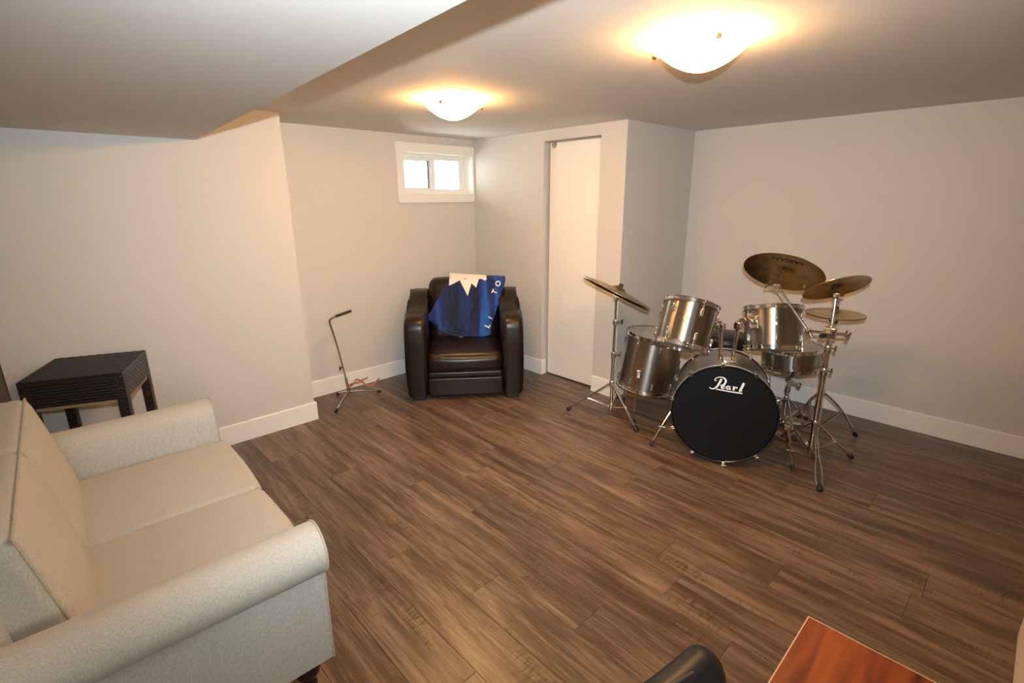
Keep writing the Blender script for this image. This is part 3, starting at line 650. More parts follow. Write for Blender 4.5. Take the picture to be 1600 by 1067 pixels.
# ------------------------------------------------------------------ desk and office chair
dk = thing('desk', 'reddish cherry laminate desk with pale edge in the near right corner', 'desk', (0.65, -0.15, 0))
bbox('desk_top', -0.43, 0.398, -0.35, 0.348, 0.714, 0.7395, M['cherry'], dk)
bm = bmesh.new(); box(bm, -0.43, 0.400, 0.348, 0.350, 0.714, 0.7398); box(bm, 0.398, 0.400, -0.35, 0.348, 0.714, 0.7398); finish('edge_band', bm, M['edge'], dk, 0)
for x in (-0.41, 0.36): bbox('side_panel', x, x + 0.02, -0.32, 0.10, 0, 0.714, M['cherry'], dk)
bbox('modesty_panel', -0.39, 0.36, -0.30, -0.28, 0.30, 0.714, M['cherry'], dk)
oc = thing('office_chair', 'black leather office chair, only its back top showing beside the desk', 'chair', (0.527, 0.180, 0), math.atan2(0.03, 0.12) * -1)
bm = bmesh.new()
def fo(P, q): return (P.x * (1 - 0.10 * max(0, q.z) ** 2), P.y + 0.02 * q.x ** 2, P.z)
rbox(bm, (-0.045, 0.115, 0.625), (0.250, 0.040, 0.225), 0.040, 9, fo); bk = finish('backrest', bm, M['black_leather'], oc, 60)
bm = bmesh.new(); tube(bm, smooth_path([(0.19, 0.115, 0.45), (0.192, 0.115, 0.66), (0.180, 0.115, 0.80), (0.150, 0.115, 0.835), (0.05, 0.115, 0.851), (-0.2, 0.112, 0.851)], 5), 0.0025, 6); finish('seam', bm, M['stitch'], bk)
bm = bmesh.new(); rbox(bm, (-0.045, -0.15, 0.45), (0.235, 0.22, 0.045), 0.04, 8); finish('seat', bm, M['black_leather'], oc, 60)
bm = bmesh.new(); tube(bm, [(-0.045, -0.12, 0.08), (-0.045, -0.12, 0.41)], 0.025, 14); finish('gas_column', bm, M['rubber'], oc)
for k in range(5):
    a = 2 * PI * k / 5 + 0.3; e = Vector((-0.045 + 0.24 * math.cos(a), -0.12 + 0.24 * math.sin(a), 0.06)); bm = bmesh.new(); tube(bm, [(-0.045, -0.12, 0.10), e], [0.024, 0.014], 8); sp_ = finish('base_spoke', bm, M['rubber'], oc)
    bm = bmesh.new(); lathe(bm, [(0, -0.012), (0.024, -0.012), (0.025, 0), (0.024, 0.012), (0, 0.012)], 14, axes_matrix((e.x, e.y, 0.025), (math.sin(a), -math.cos(a), 0), (0, 0, 1))); finish('caster', bm, M['rubber'], sp_)

# ------------------------------------------------------------------ drums
def lug_bm(length=0.05, two=False):
    bm = bmesh.new(); rbox(bm, (0, 0, 0), (0.008, 0.0075, length / 2), 0.006, 4); return bm
def drum(name, label, R, Lh, mat4, nl=6, phase=0.0, hoop='metal', heads=('head', 'head'), group='drums of the kit', badge=None, lug_len=0.045, both=True):
    """local z from bottom head to top head; origin at the bottom"""
    t = thing(name, label, 'drum', mat4=mat4, group=group)
    Rs = R - 0.010; bm = bmesh.new(); z0, z1 = 0.012, Lh - 0.012
    lathe(bm, [(Rs, z0), (Rs, z1), (Rs - 0.006, z1 + .003), (Rs - 0.008, z1), (Rs - 0.008, z0), (Rs - 0.006, z0 - .003)], 64, closed=True); finish('shell', bm, M['shell'], t, 40)
    for zz, sg, hd in ((Lh, 1, heads[0]), (0, -1, heads[1])):
        bm = bmesh.new()
        if hoop == 'metal':
            pr_ = [(Rs + .001, 0), (Rs + .001, -.020), (R - .003, -.024), (R, -.024), (R, -.021), (R - .004, -.018), (R - .004, -.003), (R - .001, 0.0), (R - .001, .003), (R - .005, .003)]
            lathe(bm, [(r, zz + sg * z) for r, z in pr_], 64, closed=True); ho = finish('hoop', bm, M['chrome'], t, 30)
        else:
            pr_ = [(Rs + .001, -.034), (R - .001, -.034), (R, -.032), (R, .002), (R - .003, .005), (Rs + .004, .005), (Rs + .001, .002)]
            lathe(bm, [(r, zz + sg * z) for r, z in pr_], 96, closed=True); ho = finish('hoop', bm, M['hoop_black'], t, 30)
            bm = bmesh.new(); lathe(bm, [(R + .0006, zz - sg * .027), (R + .0006, zz - sg * .005), (R - .001, zz - sg * .005), (R - .001, zz - sg * .027)], 96, closed=True); finish('inlay', bm, M['inlay'], ho, 30)
        bm = bmesh.new(); zh = zz - sg * (0.008 if hoop == 'metal' else 0.004); lathe(bm, [(0, zh), (Rs * .55, zh), (Rs - .004, zh), (Rs + .0005, zh - sg * .006), (Rs + .0005, zh - sg * .010), (Rs - .003, zh - sg * .010), (0, zh - sg * .0015)], 64); finish('drum_head', bm, M[hd], t, 40)
    # lugs with tension rods
    ml = mr = None
    for zz, sg in ((Lh, 1), (0, -1)):
        for k in range(nl):
            a = phase + 2 * PI * k / nl
            zc = zz - sg * (0.024 + 0.045) if both else Lh / 2
            if not both and sg < 0: pass
            Mx = axes_matrix((math.cos(a) * (Rs + 0.006), math.sin(a) * (Rs + 0.006), zc), (0, 0, 1), (math.cos(a), math.sin(a), 0))
            if both or sg > 0:
                if ml is None:
                    lg = finish('lug', lug_bm(lug_len if both else Lh - 0.075), M['chrome'], t, 60); ml = lg.data
                else: lg = bpy.data.objects.new('lug', ml); COL.objects.link(lg); lg.parent = t
                lg.matrix_local = Mx
            if hoop == 'metal':
                zt = (zz + sg * 0.004) - zc
                bm_ = None
                key = 'r+' if sg > 0 else 'r-'
                if mr is None: mr = {}
                if key not in mr:
                    bm_ = bmesh.new(); tube(bm_, [(0.001, 0, 0), (0.001, 0, zt)], 0.0028, 8); tube(bm_, [(0.001, 0, zt - sg * .012), (0.001, 0, zt + sg * 0.004)], 0.0052, 8)
                    rbox(bm_, (-0.001, 0, zt - sg * 0.022), (0.0065, 0.009, 0.007), 0.003, 3)
                    o = finish('tension_rod', bm_, M['chrome'], lg); mr[key] = o.data
                else: o = bpy.data.objects.new('tension_rod', mr[key]); COL.objects.link(o); o.parent = lg
                if not both and sg < 0: o.parent = t; o.matrix_local = Mx
            else:
                key = 'c+' if sg > 0 else 'c-'
                if mr is None: mr = {}
                if key not in mr:
                    zt = (zz + sg * 0.006) - zc; bm_ = bmesh.new(); tube(bm_, [(0.016, 0, 0), (0.016, 0, zt + sg * .012)], 0.003, 8); tube(bm_, [(0.016, -0.014, zt + sg * .012), (0.016, 0.014, zt + sg * .012)], 0.0042, 8)
                    rbox(bm_, (0.008, 0, zt), (0.014, 0.010, 0.004), 0.003, 3); rbox(bm_, (0.010, 0, zt - sg * .012), (0.005, 0.009, 0.012), 0.003, 3)
                    o = finish('claw', bm_, M['chrome'], lg); mr[key] = o.data
                else: o = bpy.data.objects.new('claw', mr[key]); COL.objects.link(o); o.parent = lg
    if badge is not None:
        a, zb, bm = badge[0], badge[1], bmesh.new()
        lathe(bm, [(0, .0022), (.013, .0022), (.014, 0), (0, 0)], 24, Matrix.Diagonal((1.25, 0.75, 1, 1)))
        o = finish('badge', bm, M['brass'], t); o.matrix_local = axes_matrix((math.cos(a) * Rs, math.sin(a) * Rs, zb), (math.cos(a), math.sin(a), 0), (-math.sin(a), math.cos(a), 0))
        bm = bmesh.new(); lathe(bm, [(0, .001), (.0035, .001), (.0035, 0), (0, 0)], 12); o2 = finish('badge_rivet', bm, M['steel'], o); o2.location = (0, 0, .0022)
    return t
def top_matrix(top, ax, L_, toward=(0, 0, 1.59)):
    ax = Vector(ax).normalized(); top = Vector(top); b_ = top - ax * L_
    return axes_matrix(b_, ax, Vector((0, 0, 1.0)) - b_ if False else Vector((-b_.x, -b_.y, 0)))

# bass drum: z axis toward the camera (front head = top)
nB = Vector((0.899, 0.434, -0.056)).normalized(); cB = Vector((2.862, 1.162, 0.327)); LB = 0.50
XB = Vector((0.435, -0.900, 0.0)).normalized()
mB = axes_matrix(cB + nB * LB, -nB, XB)
bd = drum('bass_drum', 'large bass drum with black front head and white script lettering', 0.3075, LB, mB, 10, PI / 10 + 0.1, 'wood', ('head_black', 'head'), lug_len=0.06)
YB = (-nB).cross(XB).normalized()
# logo on the front head (local coordinates: x right, y up)
SG = {'Pstem': [[-0.032, 0.2225], [-0.0376, 0.2068], [-0.0462, 0.1847], [-0.0541, 0.1701], [-0.0678, 0.1578], [-0.0839, 0.1563], [-0.0955, 0.1648]],
 'Pbowl': [[-0.0575, 0.2128], [-0.0639, 0.2066], [-0.0686, 0.2114], [-0.0645, 0.2216], [-0.0506, 0.2307], [-0.0323, 0.2338], [-0.0157, 0.2275], [-0.0069, 0.2136], [-0.0113, 0.1966], [-0.0223, 0.1862], [-0.0354, 0.1836]],
 'e': [[-0.0264, 0.1745], [-0.0109, 0.1786], [-0.011, 0.1855], [-0.0207, 0.1843], [-0.0262, 0.1721], [-0.0201, 0.1648], [-0.0072, 0.1686]],
 'a': [[0.0153, 0.1828], [0.006, 0.1823], [0.002, 0.1727], [0.007, 0.1644], [0.0154, 0.1684], [0.0186, 0.1815], [0.0179, 0.1673], [0.0251, 0.1637]],
 'r': [[0.0345, 0.1815], [0.0420, 0.1805], [0.0395, 0.1605]], 'r2': [[0.0410, 0.170], [0.0500, 0.1800], [0.0610, 0.1775]],
 'l': [[0.092, 0.2124], [0.0864, 0.1924], [0.0773, 0.1675], [0.0754, 0.1606], [0.0879, 0.1659]], 'u': [[-0.0542, 0.1565], [0.0185, 0.1508], [0.0898, 0.1476]]}
WD = {'Pstem': [.012, .013, .012, .011, .008, .006, .003], 'Pbowl': [.003, .004, .004, .005, .005, .006, .009, .011, .010, .006, .004], 'e': [.005, .005, .006, .007, .011, .008, .004], 'a': [.005, .006, .011, .007, .005, .009, .010, .004], 'r': [.005, .011, .011], 'r2': [.005, .007, .011], 'r3': [.006, .009, .003], 'l': [.014, .014, .013, .011, .004], 'u': [.007, .0075, .008]}
zl = LB - 0.004 + 0.0012; bm = bmesh.new()
for i, (k, v) in enumerate(SG.items()): ribbon(bm, v, WD[k], 0.0009, zl + i * 0.00006)
finish('script_lettering', bm, M['print_white'], bd, 0)
# spurs
def to_local(t, p): return t.matrix_world.inverted() @ Vector(p)
for nm, top, foot in (('spur', (2.975, 1.535, 0.245), (2.757, 1.575, 0.012)), ('spur', (3.125, 0.885, 0.26), (3.080, 0.800, 0.012))):
    bm = bmesh.new(); tp, ft = to_local(bd, top), to_local(bd, foot); tube(bm, [tp, tp.lerp(ft, .5)], 0.0085, 10); tube(bm, [tp.lerp(ft, .5), ft], 0.0055, 10); sp_ = finish(nm, bm, M['chrome'], bd)
    bm = bmesh.new(); rbox(bm, tp, (0.018, 0.018, 0.03), 0.008, 4); finish('spur_bracket', bm, M['chrome'], sp_, 60)
    bm = bmesh.new(); q = tp.lerp(ft, .55); tube(bm, [q + Vector((-.02, 0, 0)), q + Vector((.02, 0, 0))], 0.004, 8); finish('wing_screw', bm, M['chrome'], sp_)
    bm = bmesh.new(); d = (ft - tp).normalized(); tube(bm, [ft - d * 0.035, ft], [0.011, 0.012], 12); finish('rubber_foot', bm, M['rubber'], sp_)
# tom holder on top of the shell
hold = bpy.data.objects.new('tom_holder', None); COL.objects.link(hold); hold.parent = bd; hold.matrix_parent_inverse = mB.inverted()
PT = Vector((3.03, 1.232, 0.615))
bm = bmesh.new(); rbox(bm, (0, 0, 0), (0.040, 0.045, 0.012), 0.010, 5, None, axes_matrix(PT + Vector((0, 0, 0.003)), (0, 0, 1), XB)); o = finish('base_plate', bm, M['chrome'], hold, 60)
def link(a, b_, r, name, par, m='chrome', seg=12):
    bm = bmesh.new(); tube(bm, [a, b_], r, seg); return finish(name, bm, M[m], par)
TL = dict(R=0.165, L=0.28, top=Vector((2.828, 1.410, 0.987)), ax=Vector((0.405, 0.024, 0.914)).normalized())
TR = dict(R=0.175, L=0.27, top=Vector((3.350, 1.127, 0.925)), ax=Vector((0.25, 0.20, 0.945)).normalized())
for post, elb, drumc in (((3.02, 1.285), (3.02, 1.30, 0.825), TL), ((3.03, 1.215), (3.03, 1.205, 0.850), TR)):
    p0 = Vector((post[0], post[1], 0.61)); p1 = Vector(elb); link(p0, p1 - Vector((0, 0, .02)), 0.0115, 'post', hold)
    bm = bmesh.new(); rbox(bm, (0, 0, 0), (0.022, 0.022, 0.026), 0.013, 4, None, Matrix.Translation(p1)); 
    cd = drumc['top'] - drumc['ax'] * (drumc['L'] * 0.40); dd = (cd - p1); dd = dd - drumc['ax'] * dd.dot(drumc['ax']); dirn = dd.normalized()
    p2 = p1 + Vector((0, 0, 0.022)); p3 = cd - dirn * (drumc['R'] + 0.008)
    tube(bm, smooth_path([p1, p2, p2.lerp(p3, .35) + Vector((0, 0, .012)), p3], 5), 0.0115, 12)
    lathe(bm, [(0, -.024), (.017, -.024), (.022, -.014), (.022, .014), (.017, .024), (0, .024)], 16, axes_matrix(p2.lerp(p3, .55) + Vector((0, 0, .006)), dirn, (0, 0, 1)))
    for q in (p1 + Vector((0, 0, -.01)), p2.lerp(p3, .5)): tube(bm, [q + Vector((-.040, -.016, 0)), q + Vector((.0, 0.0, 0))], 0.006, 8); tube(bm, [q + Vector((-.042, -.016, -.016)), q + Vector((-.042, -.016, .016))], 0.0055, 8)
    finish('ratchet_arm', bm, M['chrome'], hold)
    drumc['mount'] = (p3, dirn)
def rack_tom(label, D, ph, bang):
    mt = top_matrix(D['top'], D['ax'], D['L']); t = drum('rack_tom', label, D['R'], D['L'], mt, 6, ph, badge=(bang, D['L'] * 0.56))
    p3, dirn = D['mount']; Li = mt.inverted(); q = Li @ p3; d = (Li.to_3x3() @ dirn).normalized()
    bm = bmesh.new(); rbox(bm, (0, 0, 0), (0.032, 0.042, 0.008), 0.006, 4, None, axes_matrix(q + d * 0.012, d, (0, 1, 0)))
    lathe(bm, [(0, -.012), (.014, -.012), (.018, 0), (.020, .014), (0, .014)], 16, axes_matrix(q, d, (0, 0, 1))); finish('mount_bracket', bm, M['chrome'], t, 60)
    return t
rack_tom('left rack tom in brushed metallic finish above the bass drum', TL, math.radians(22), math.radians(-6))
rack_tom('right rack tom in brushed metallic finish, under the largest cymbal', TR, math.radians(8), math.radians(4))
# floor tom
mF = top_matrix((3.221, 1.861, 0.640), (0.075, -0.115, 0.99), 0.415)
ftm = drum('floor_tom', 'deep floor tom standing on legs left of the bass drum', 0.213, 0.415, mF, 8, math.radians(12))
for a in (-18, 105, 225):
    a = math.radians(a); Rr = 0.222; p = Vector((Rr * math.cos(a), Rr * math.sin(a), 0.13)); q = mF @ p; ft = Vector((q.x + (q.x - 3.19) * .12, q.y + (q.y - 1.90) * .12, 0.012))
    bm = bmesh.new(); tube(bm, [p + Vector((0, 0, .10)), p, to_local(ftm, ft + Vector((0, 0, .03))), to_local(ftm, ft)], 0.0055, 8); lg = finish('leg', bm, M['chrome'], ftm)
    bm = bmesh.new(); rbox(bm, p - Vector((math.cos(a), math.sin(a), 0)) * 0.006 + Vector((0, 0, .02)), (0.017, 0.017, 0.030), 0.007, 4); finish('leg_bracket', bm, M['chrome'], lg, 60)
    bm = bmesh.new(); tube(bm, [to_local(ftm, ft + Vector((0, 0, .035))), to_local(ftm, ft - Vector((0, 0, .010)))], 0.012, 12); finish('rubber_foot', bm, M['rubber'], lg)
# snare
SN = Vector((3.680, 1.080, 0.612))
mS = top_matrix(SN, (-0.035, 0.085, 0.995), 0.150)
drum('snare_drum', 'shallow snare drum on a basket stand behind the right rack tom', 0.185, 0.150, mS, 8, math.radians(5), both=False)

# tripod stands
def tripod(root, c, feet, zc, z0, double=False, r=0.010, arch=0.0):
    """root at floor; c=(x,y) world column; legs from collar zc to feet, braces from z0"""
    o = Vector(root.location); base = Vector((c[0], c[1], 0)) - o
    bm = bmesh.new(); lathe(bm, [(0, -.022), (.018, -.022), (.021, -.015), (.021, .015), (.018, .022), (0, .022)], 16, Matrix.Translation(base + Vector((0, 0, zc)))); finish('collar', bm, M['chrome'], root)
    bm = bmesh.new(); lathe(bm, [(0, -.014), (.017, -.014), (.017, .014), (0, .014)], 16, Matrix.Translation(base + Vector((0, 0, z0)))); finish('lower_collar', bm, M['chrome'], root)
    for fx, fy in feet:
        f = Vector((fx, fy, 0.018)) - o; a = base + Vector((0, 0, zc)); out = (f - base); out.z = 0; out.normalize(); sd = Vector((-out.y, out.x, 0)); a = a + out * 0.016
        mid = a.lerp(f, 0.5) + Vector((0, 0, arch)); bm = bmesh.new()
        if double:
            for s in (-1, 1): tube(bm, smooth_path([a + sd * .006 * s, mid + sd * .008 * s, a.lerp(f, .68) + Vector((0, 0, arch * .7)) + sd * .016 * s, a.lerp(f, .88) + sd * .016 * s, f + sd * .004 * s], 4), 0.0045, 8)
        else:
            tube(bm, smooth_path([a, mid, f], 6), r, 10, True, 0.62)
        lg = finish('leg', bm, M['chrome'], root)
        bm = bmesh.new(); d = (f - mid).normalized(); tube(bm, [f - d * 0.035, f - d * 0.004, f + d * 0.004], [0.012, 0.019, 0.016], 12, True, 0.8); finish('rubber_foot', bm, M['rubber'], lg)
        bm = bmesh.new(); b0 = base + Vector((0, 0, z0)) + out * .014; b1 = a.lerp(f, 0.52) + Vector((0, 0, arch * .95 - .006)); tube(bm, [b0 + sd * .006, b1 + sd * .006], 0.0042, 8); tube(bm, [b0 - sd * .006, b1 - sd * .006], 0.0042, 8); finish('brace', bm, M['chrome'], lg)
def cymbal(name, label, R, c, n, m4=None, group='cymbals', text=None, extra=None, flip=1):
    n = Vector(n).normalized(); mt = axes_matrix(Vector(c), n, (-c[0], -c[1], 0)); t = thing(name, label, 'cymbal', mat4=mt, group=group)
    rb = R * 0.215; hb = R * 0.10; bow = R * 0.075
    top_ = [(0.006, hb + bow + .0015)]
    for i in range(1, 7): a = i / 6; top_.append((rb * a, bow + hb * (1 - a ** 2.2) ** .8 + .0012))
    for i in range(1, 10): a = i / 9; top_.append((rb + (R - rb) * a, bow * (1 - a ** 1.6) + .0008))
    bot = [(r, z - 0.0018) for r, z in top_[::-1]]
    zc = bow * 0.4
    bm = bmesh.new(); lathe(bm, [(r, z - zc * 0) for r, z in top_ + bot], 72, closed=True)
    o = finish('plate', bm, M['bronze'], t, 60)
    bm = bmesh.new(); z_ = hb + bow; lathe(bm, [(0, z_ + .016), (.013, z_ + .016), (.014, z_ + .004), (0, z_ + .004)], 16); lathe(bm, [(0, z_ - .004), (.013, z_ - .004), (.014, z_ - .015), (0, z_ - .015)], 16); finish('felt_washer', bm, M['felt'], t)
    return t
# left cymbal stand
LC = (2.978, 2.055)
ls = thing('cymbal_stand', 'chrome tripod cymbal stand left of the floor tom by the closet', 'stand', (LC[0], LC[1], 0), 0, 'cymbal stands')
tripod(ls, LC, [(2.805, 2.335), (2.872, 1.755), (3.285, 2.20)], 0.262, 0.075)
bm = bmesh.new(); tube(bm, [(0, 0, 0.05), (0, 0, 0.50)], 0.0125, 14); finish('lower_tube', bm, M['chrome'], ls)
bm = bmesh.new(); tube(bm, [(0, 0, 0.45), (0, 0, 0.75)], 0.0095, 14); finish('upper_tube', bm, M['chrome'], ls)
bm = bmesh.new(); tube(bm, [(0, 0, 0.74), (-.002, 0, 0.905)], 0.0075, 14); finish('top_rod', bm, M['chrome'], ls)
for zz in (0.49, 0.735):
    bm = bmesh.new(); lathe(bm, [(0, -.02), (.015, -.02), (.018, -.01), (.018, .012), (.014, .02), (0, .02)], 16, Matrix.Translation((0, 0, zz))); tube(bm, [(0.01, -.01, zz), (.045, -.03, zz)], .005, 8); tube(bm, [(.045, -.03, zz - .016), (.045, -.03, zz + .016)], .006, 8); finish('wing_collar', bm, M['chrome'], ls)
nL = Vector((0.335, -0.279, 0.900)).normalized(); cL = Vector((2.955, 2.035, 0.952))
bm = bmesh.new(); rbox(bm, (-.002, 0, .912), (.012, .017, .022), .009, 4); q = cL - Vector((*LC, 0)); tube(bm, [(-.002, 0, .915), q, q + nL * .055], .0045, 8); finish('tilter', bm, M['chrome'], ls)
bm = bmesh.new(); lathe(bm, [(0, .072), (.013, .072), (.017, .050), (0, .046)], 12, axes_matrix(q, nL, (1, 0, 0))); finish('wing_nut', bm, M['rubber'], ls)
cymbal('ride_cymbal', 'bronze cymbal on the left stand seen nearly edge-on, upper of two', 0.262, cL + nL * 0.006, nL)
cymbal('ride_cymbal', 'thin bronze cymbal nested just below another on the left stand', 0.258, cL - nL * 0.010, nL)

# right stand carrying two cymbals
RC = (3.300, 0.780)
rs = thing('cymbal_stand', 'heavy chrome boom cymbal stand at the right of the drum kit', 'stand', (RC[0], RC[1], 0), 0, 'cymbal stands')
tripod(rs, RC, [(2.952, 0.620), (3.505, 0.600), (3.52, 1.02)], 0.255, 0.085, True)
bm = bmesh.new(); tube(bm, [(0, 0, 0.06), (0, 0, 0.60)], 0.0150, 16); finish('lower_tube', bm, M['chrome'], rs)
bm = bmesh.new(); tube(bm, [(0, 0, 0.58), (0, 0, 0.86)], 0.0125, 16); finish('middle_tube', bm, M['chrome'], rs)
for zz in (0.595, 0.735):
    bm = bmesh.new(); lathe(bm, [(0, -.022), (.018, -.022), (.021, -.01), (.021, .012), (.017, .022), (0, .022)], 16, Matrix.Translation((0, 0, zz))); tube(bm, [(0.01, -.01, zz), (.04, -.03, zz)], .005, 8); tube(bm, [(.04, -.03, zz - .016), (.04, -.03, zz + .016)], .006, 8); finish('wing_collar', bm, M['chrome'], rs)
oR = Vector((RC[0], RC[1], 0))
cC = Vector((3.380, 0.812, 1.086)); nC = Vector((0.314, 0.441, 0.841)).normalized()
bm = bmesh.new(); e = Vector((.035, .012, 1.045)); tube(bm, [(0, 0, .85), e], .0095, 12); tube(bm, [e, cC - oR, cC - oR + nC * .05], .0045, 8); rbox(bm, e, (.016, .016, .020), .009, 4); tube(bm, [e, e + Vector((.03, -.03, 0))], .005, 8); finish('upper_arm', bm, M['chrome'], rs)
# clamp and boom
cl = Vector((0.0, 0.0, 0.835)); b0 = Vector((3.220, 0.878, 0.840)) - oR; b1 = Vector((3.240, 1.083, 1.078)) - oR
bm = bmesh.new(); rbox(bm, cl, (.028, .034, .034), .012, 4); tube(bm, [cl + Vector((-.01, -.03, .0)), cl + Vector((.02, -.075, .0))], .007, 8); tube(bm, [cl + Vector((.02, -.075, -.022)), cl + Vector((.02, -.075, .022))], .0065, 8); tube(bm, [b0, Vector((0.02, -.085, .830))], .008, 10); tube(bm, [(0.02, -.085, .805), (.02, -.095, .848)], .006, 8); rbox(bm, b0, (.016, .016, .016), .008, 4); finish('boom_clamp', bm, M['chrome'], rs, 60)
bm = bmesh.new(); d = (b1 - b0); tube(bm, [b0 - d * .15, b0 + d * .45], .0095, 12); tube(bm, [b0 + d * .45, b1], .0072, 12); bo = finish('boom_arm', bm, M['chrome'], rs)
bm = bmesh.new(); tube(bm, [b0 - d.normalized() * .10 + Vector((-.04, 0, 0)), b0 - d.normalized() * .02 + Vector((-.02, -.01, 0))], .014, 14)
bm.free(); bm = bmesh.new(); tube(bm, [(-.030, .022, .815), (-.052, .034, .815)], .013, 14); finish('boom_counterweight', bm, M['rubber'], rs)
cR = Vector((3.320, 1.087, 1.158)); nR = Vector((0.578, 0.019, 0.816)).normalized()
bm = bmesh.new(); tube(bm, [b1, cR - oR, cR - oR + nR * .06], .0045, 8); rbox(bm, b1, (.014, .020, .016), .008, 4); tube(bm, [b1, b1 + Vector((-.03, .055, .0))], .0055, 8); tube(bm, [b1 + Vector((-.03, .055, -.014)), b1 + Vector((-.03, .055, .014))], .005, 8); finish('boom_tilter', bm, M['chrome'], rs)
cb_ = cymbal('crash_cymbal', 'large bronze cymbal on the boom, highest of all, with black lettering underneath', 0.229, cR - nR * .008, nR)
# underside print, reads upside down from the front of the kit
mt = Matrix.Translation((0.148, 0.0, 0.007)) @ Matrix(((0, -1, 0, 0), (-1, 0, 0, 0), (0, 0, -1, 0), (0, 0, 0, 1)))
TXT = text_obj('lettering', 'SABIAN', 0.052, M['print_black'], cb_, mt, 0.0006, 0.001)
cymbal('crash_cymbal', 'medium bronze cymbal on top of the right stand, tilted up to the right', 0.176, cC - nC * .006, nC)

# hi-hat
HC = (3.600, 0.843)
hh = thing('hi_hat_stand', 'chrome hi-hat stand with pedal behind the right cymbal stand', 'stand', (HC[0], HC[1], 0))
tripod(hh, HC, [(3.878, 0.665), (3.93, 1.04), (3.43, 0.79)], 0.36, 0.10, False, 0.011, 0.035)
bm = bmesh.new(); tube(bm, [(0, 0, 0.03), (0, 0, 0.50)], 0.0125, 14); finish('lower_tube', bm, M['chrome'], hh)
bm = bmesh.new(); tube(bm, [(0, 0, 0.48), (0, 0, 0.855)], 0.0095, 14); finish('upper_tube', bm, M['chrome'], hh)
bm = bmesh.new(); tube(bm, [(0, 0, 0.85), (0, 0, 1.03)], 0.0035, 10); finish('pull_rod', bm, M['chrome'], hh)
bm = bmesh.new(); lathe(bm, [(0, -.035), (.022, -.035), (.030, -.02), (.030, .0), (.020, .012), (0, .012)], 20, Matrix.Translation((0, 0, .86))); finish('cymbal_cup', bm, M['chrome'], hh)
bm = bmesh.new(); lathe(bm, [(0, .0), (.012, .0), (.012, .045), (.008, .05), (0, .05)], 16, Matrix.Translation((0, 0, .945))); tube(bm, [(0, 0, .975), (.035, -.02, .975)], .0045, 8); finish('clutch', bm, M['chrome'], hh)
bm = bmesh.new(); pts = [Vector((-.03, -.01, .03)), Vector((.17, .16, .09))]
pd = (Vector((0.10, 0.22, 0)) - Vector((0, 0, 0))).normalized(); ps = Vector((-pd.y, pd.x, 0))
v = [bm.verts.new(p) for p in (ps * .03 + Vector((0, 0, .12)), -ps * .03 + Vector((0, 0, .12)), pd * .27 - ps * .045 + Vector((0, 0, .03)), pd * .27 + ps * .045 + Vector((0, 0, .03)))]
f = bm.faces.new(v); ext = bmesh.ops.extrude_face_region(bm, geom=[f]); bmesh.ops.translate(bm, verts=[g for g in ext['geom'] if isinstance(g, bmesh.types.BMVert)], vec=(0, 0, -.006)); box(bm, -.03, .03, -.02, .02, 0.0, .012); tube(bm, [pd * .27 + Vector((0, 0, .02)), pd * .27 + Vector((0, 0, .0))], .02, 10); finish('pedal', bm, M['steel'], hh, 0)
cymbal('hi_hat_cymbal', 'upper hi-hat cymbal, lowest bronze disc at the far right of the kit', 0.165, (3.600, 0.843, 0.889), (-0.011, -0.007, 1.0), group='hi-hat pair')
bt = cymbal('hi_hat_cymbal', 'lower hi-hat cymbal turned upside down under the upper one', 0.165, (3.600, 0.843, 0.884), (0.011, 0.007, -1.0), group='hi-hat pair')

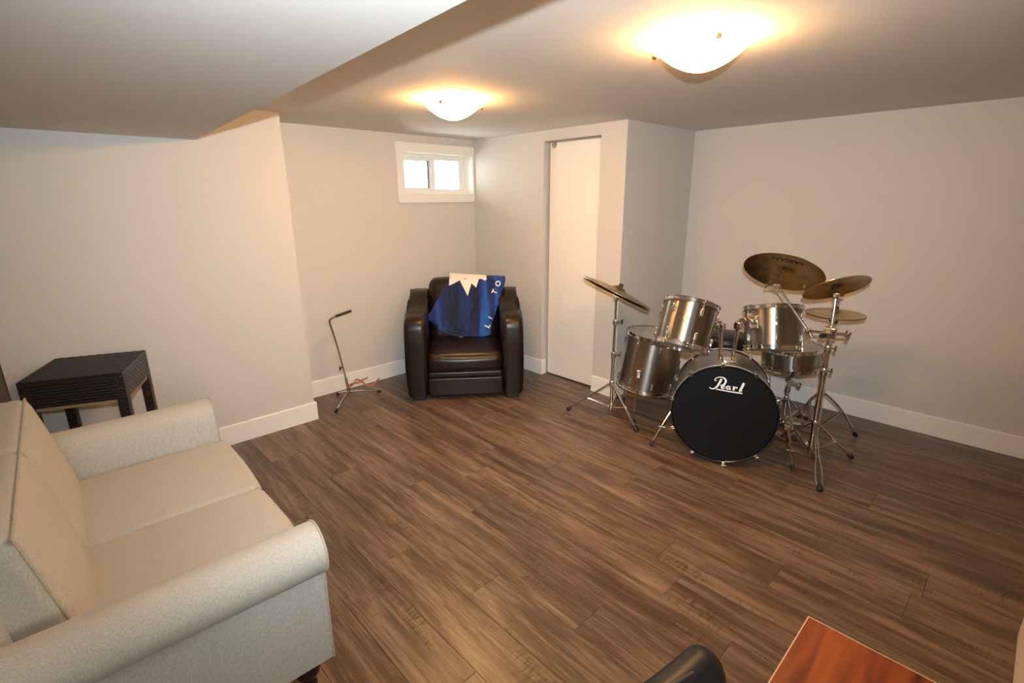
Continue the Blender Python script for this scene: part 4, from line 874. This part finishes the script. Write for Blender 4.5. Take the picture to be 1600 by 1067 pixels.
# snare stand
SC = (3.690, 1.072)
sn = thing('snare_stand', 'chrome basket stand holding up the snare drum', 'stand', (SC[0], SC[1], 0))
tripod(sn, SC, [(3.50, 0.93), (3.93, 0.99), (3.66, 1.33)], 0.22, 0.06)
bm = bmesh.new(); tube(bm, [(0, 0, .04), (0, 0, .30)], .0125, 14); tube(bm, [(0, 0, .28), (0, 0, .385)], .009, 12); finish('column', bm, M['chrome'], sn)
bm = bmesh.new(); lathe(bm, [(0, -.02), (.018, -.02), (.021, 0), (.017, .02), (0, .02)], 16, Matrix.Translation((0, 0, .30))); rbox(bm, (0, 0, .385), (.02, .02, .025), .010, 4); tube(bm, [(.0, .0, .36), (.03, -.06, .33)], .009, 10); lathe(bm, [(0, -.008), (.02, -.008), (.02, .008), (0, .008)], 12, axes_matrix((.03, -.06, .33), (0.4, -1, -.3), (0, 0, 1))); finish('tilt_joint', bm, M['chrome'], sn)
for a in (200, 320, 80):
    a = math.radians(a); e1 = Vector((.196 * math.cos(a), .196 * math.sin(a), .447)); bm = bmesh.new(); tube(bm, smooth_path([(0, 0, .395), (e1.x * .5, e1.y * .5, .418), (e1.x * .92, e1.y * .92, .440), (e1.x, e1.y, .462)], 4), .0055, 8); ba = finish('basket_arm', bm, M['chrome'], sn)
    bm = bmesh.new(); tube(bm, [(e1.x, e1.y, .450), (e1.x, e1.y, .485)], .010, 10); finish('rubber_grip', bm, M['rubber'], ba)

# drum throne
th = thing('drum_throne', 'round black padded drum stool behind the kit between the toms', 'stool', (3.74, 1.56, 0))
bm = bmesh.new(); lathe(bm, [(0, .50), (.15, .50), (.165, .51), (.172, .545), (.165, .580), (.14, .595), (0, .600)], 40); finish('seat', bm, M['black_leather'], th, 60)
bm = bmesh.new(); tube(bm, [(0, 0, .08), (0, 0, .50)], .015, 14); finish('column', bm, M['chrome'], th)
tripod(th, (3.74, 1.56), [(3.53, 1.60), (3.86, 1.73), (3.83, 1.38)], .26, .09)
# bass pedal
bp = thing('bass_pedal', 'small bass drum pedal standing at the rear of the bass drum', 'pedal', (3.46, 1.45, 0), math.atan2(.434, .899))
bbox('base_plate', -0.05, 0.20, -.045, .045, 0, .008, M['steel'], bp); 
bm = bmesh.new(); prism(bm, [(-.02, .07), (.20, .012), (.20, .018), (-.02, .078)], -.035, .035, 'y'); finish('footboard', bm, M['chrome'], bp, 0)
for s in (-1, 1): bbox('upright', -.04, -.025, s * .048 - .005, s * .048 + .005, .008, .17, M['chrome'], bp)
bm = bmesh.new(); tube(bm, [(-.033, -.05, .16), (-.033, .05, .16)], .005, 8); tube(bm, [(-.033, 0, .16), (.02, 0, .33)], .003, 8); finish('beater_shaft', bm, M['chrome'], bp)
bm = bmesh.new(); tube(bm, [(-.01, 0, .337), (.045, 0, .320)], .02, 14); finish('beater', bm, M['felt'], bp)
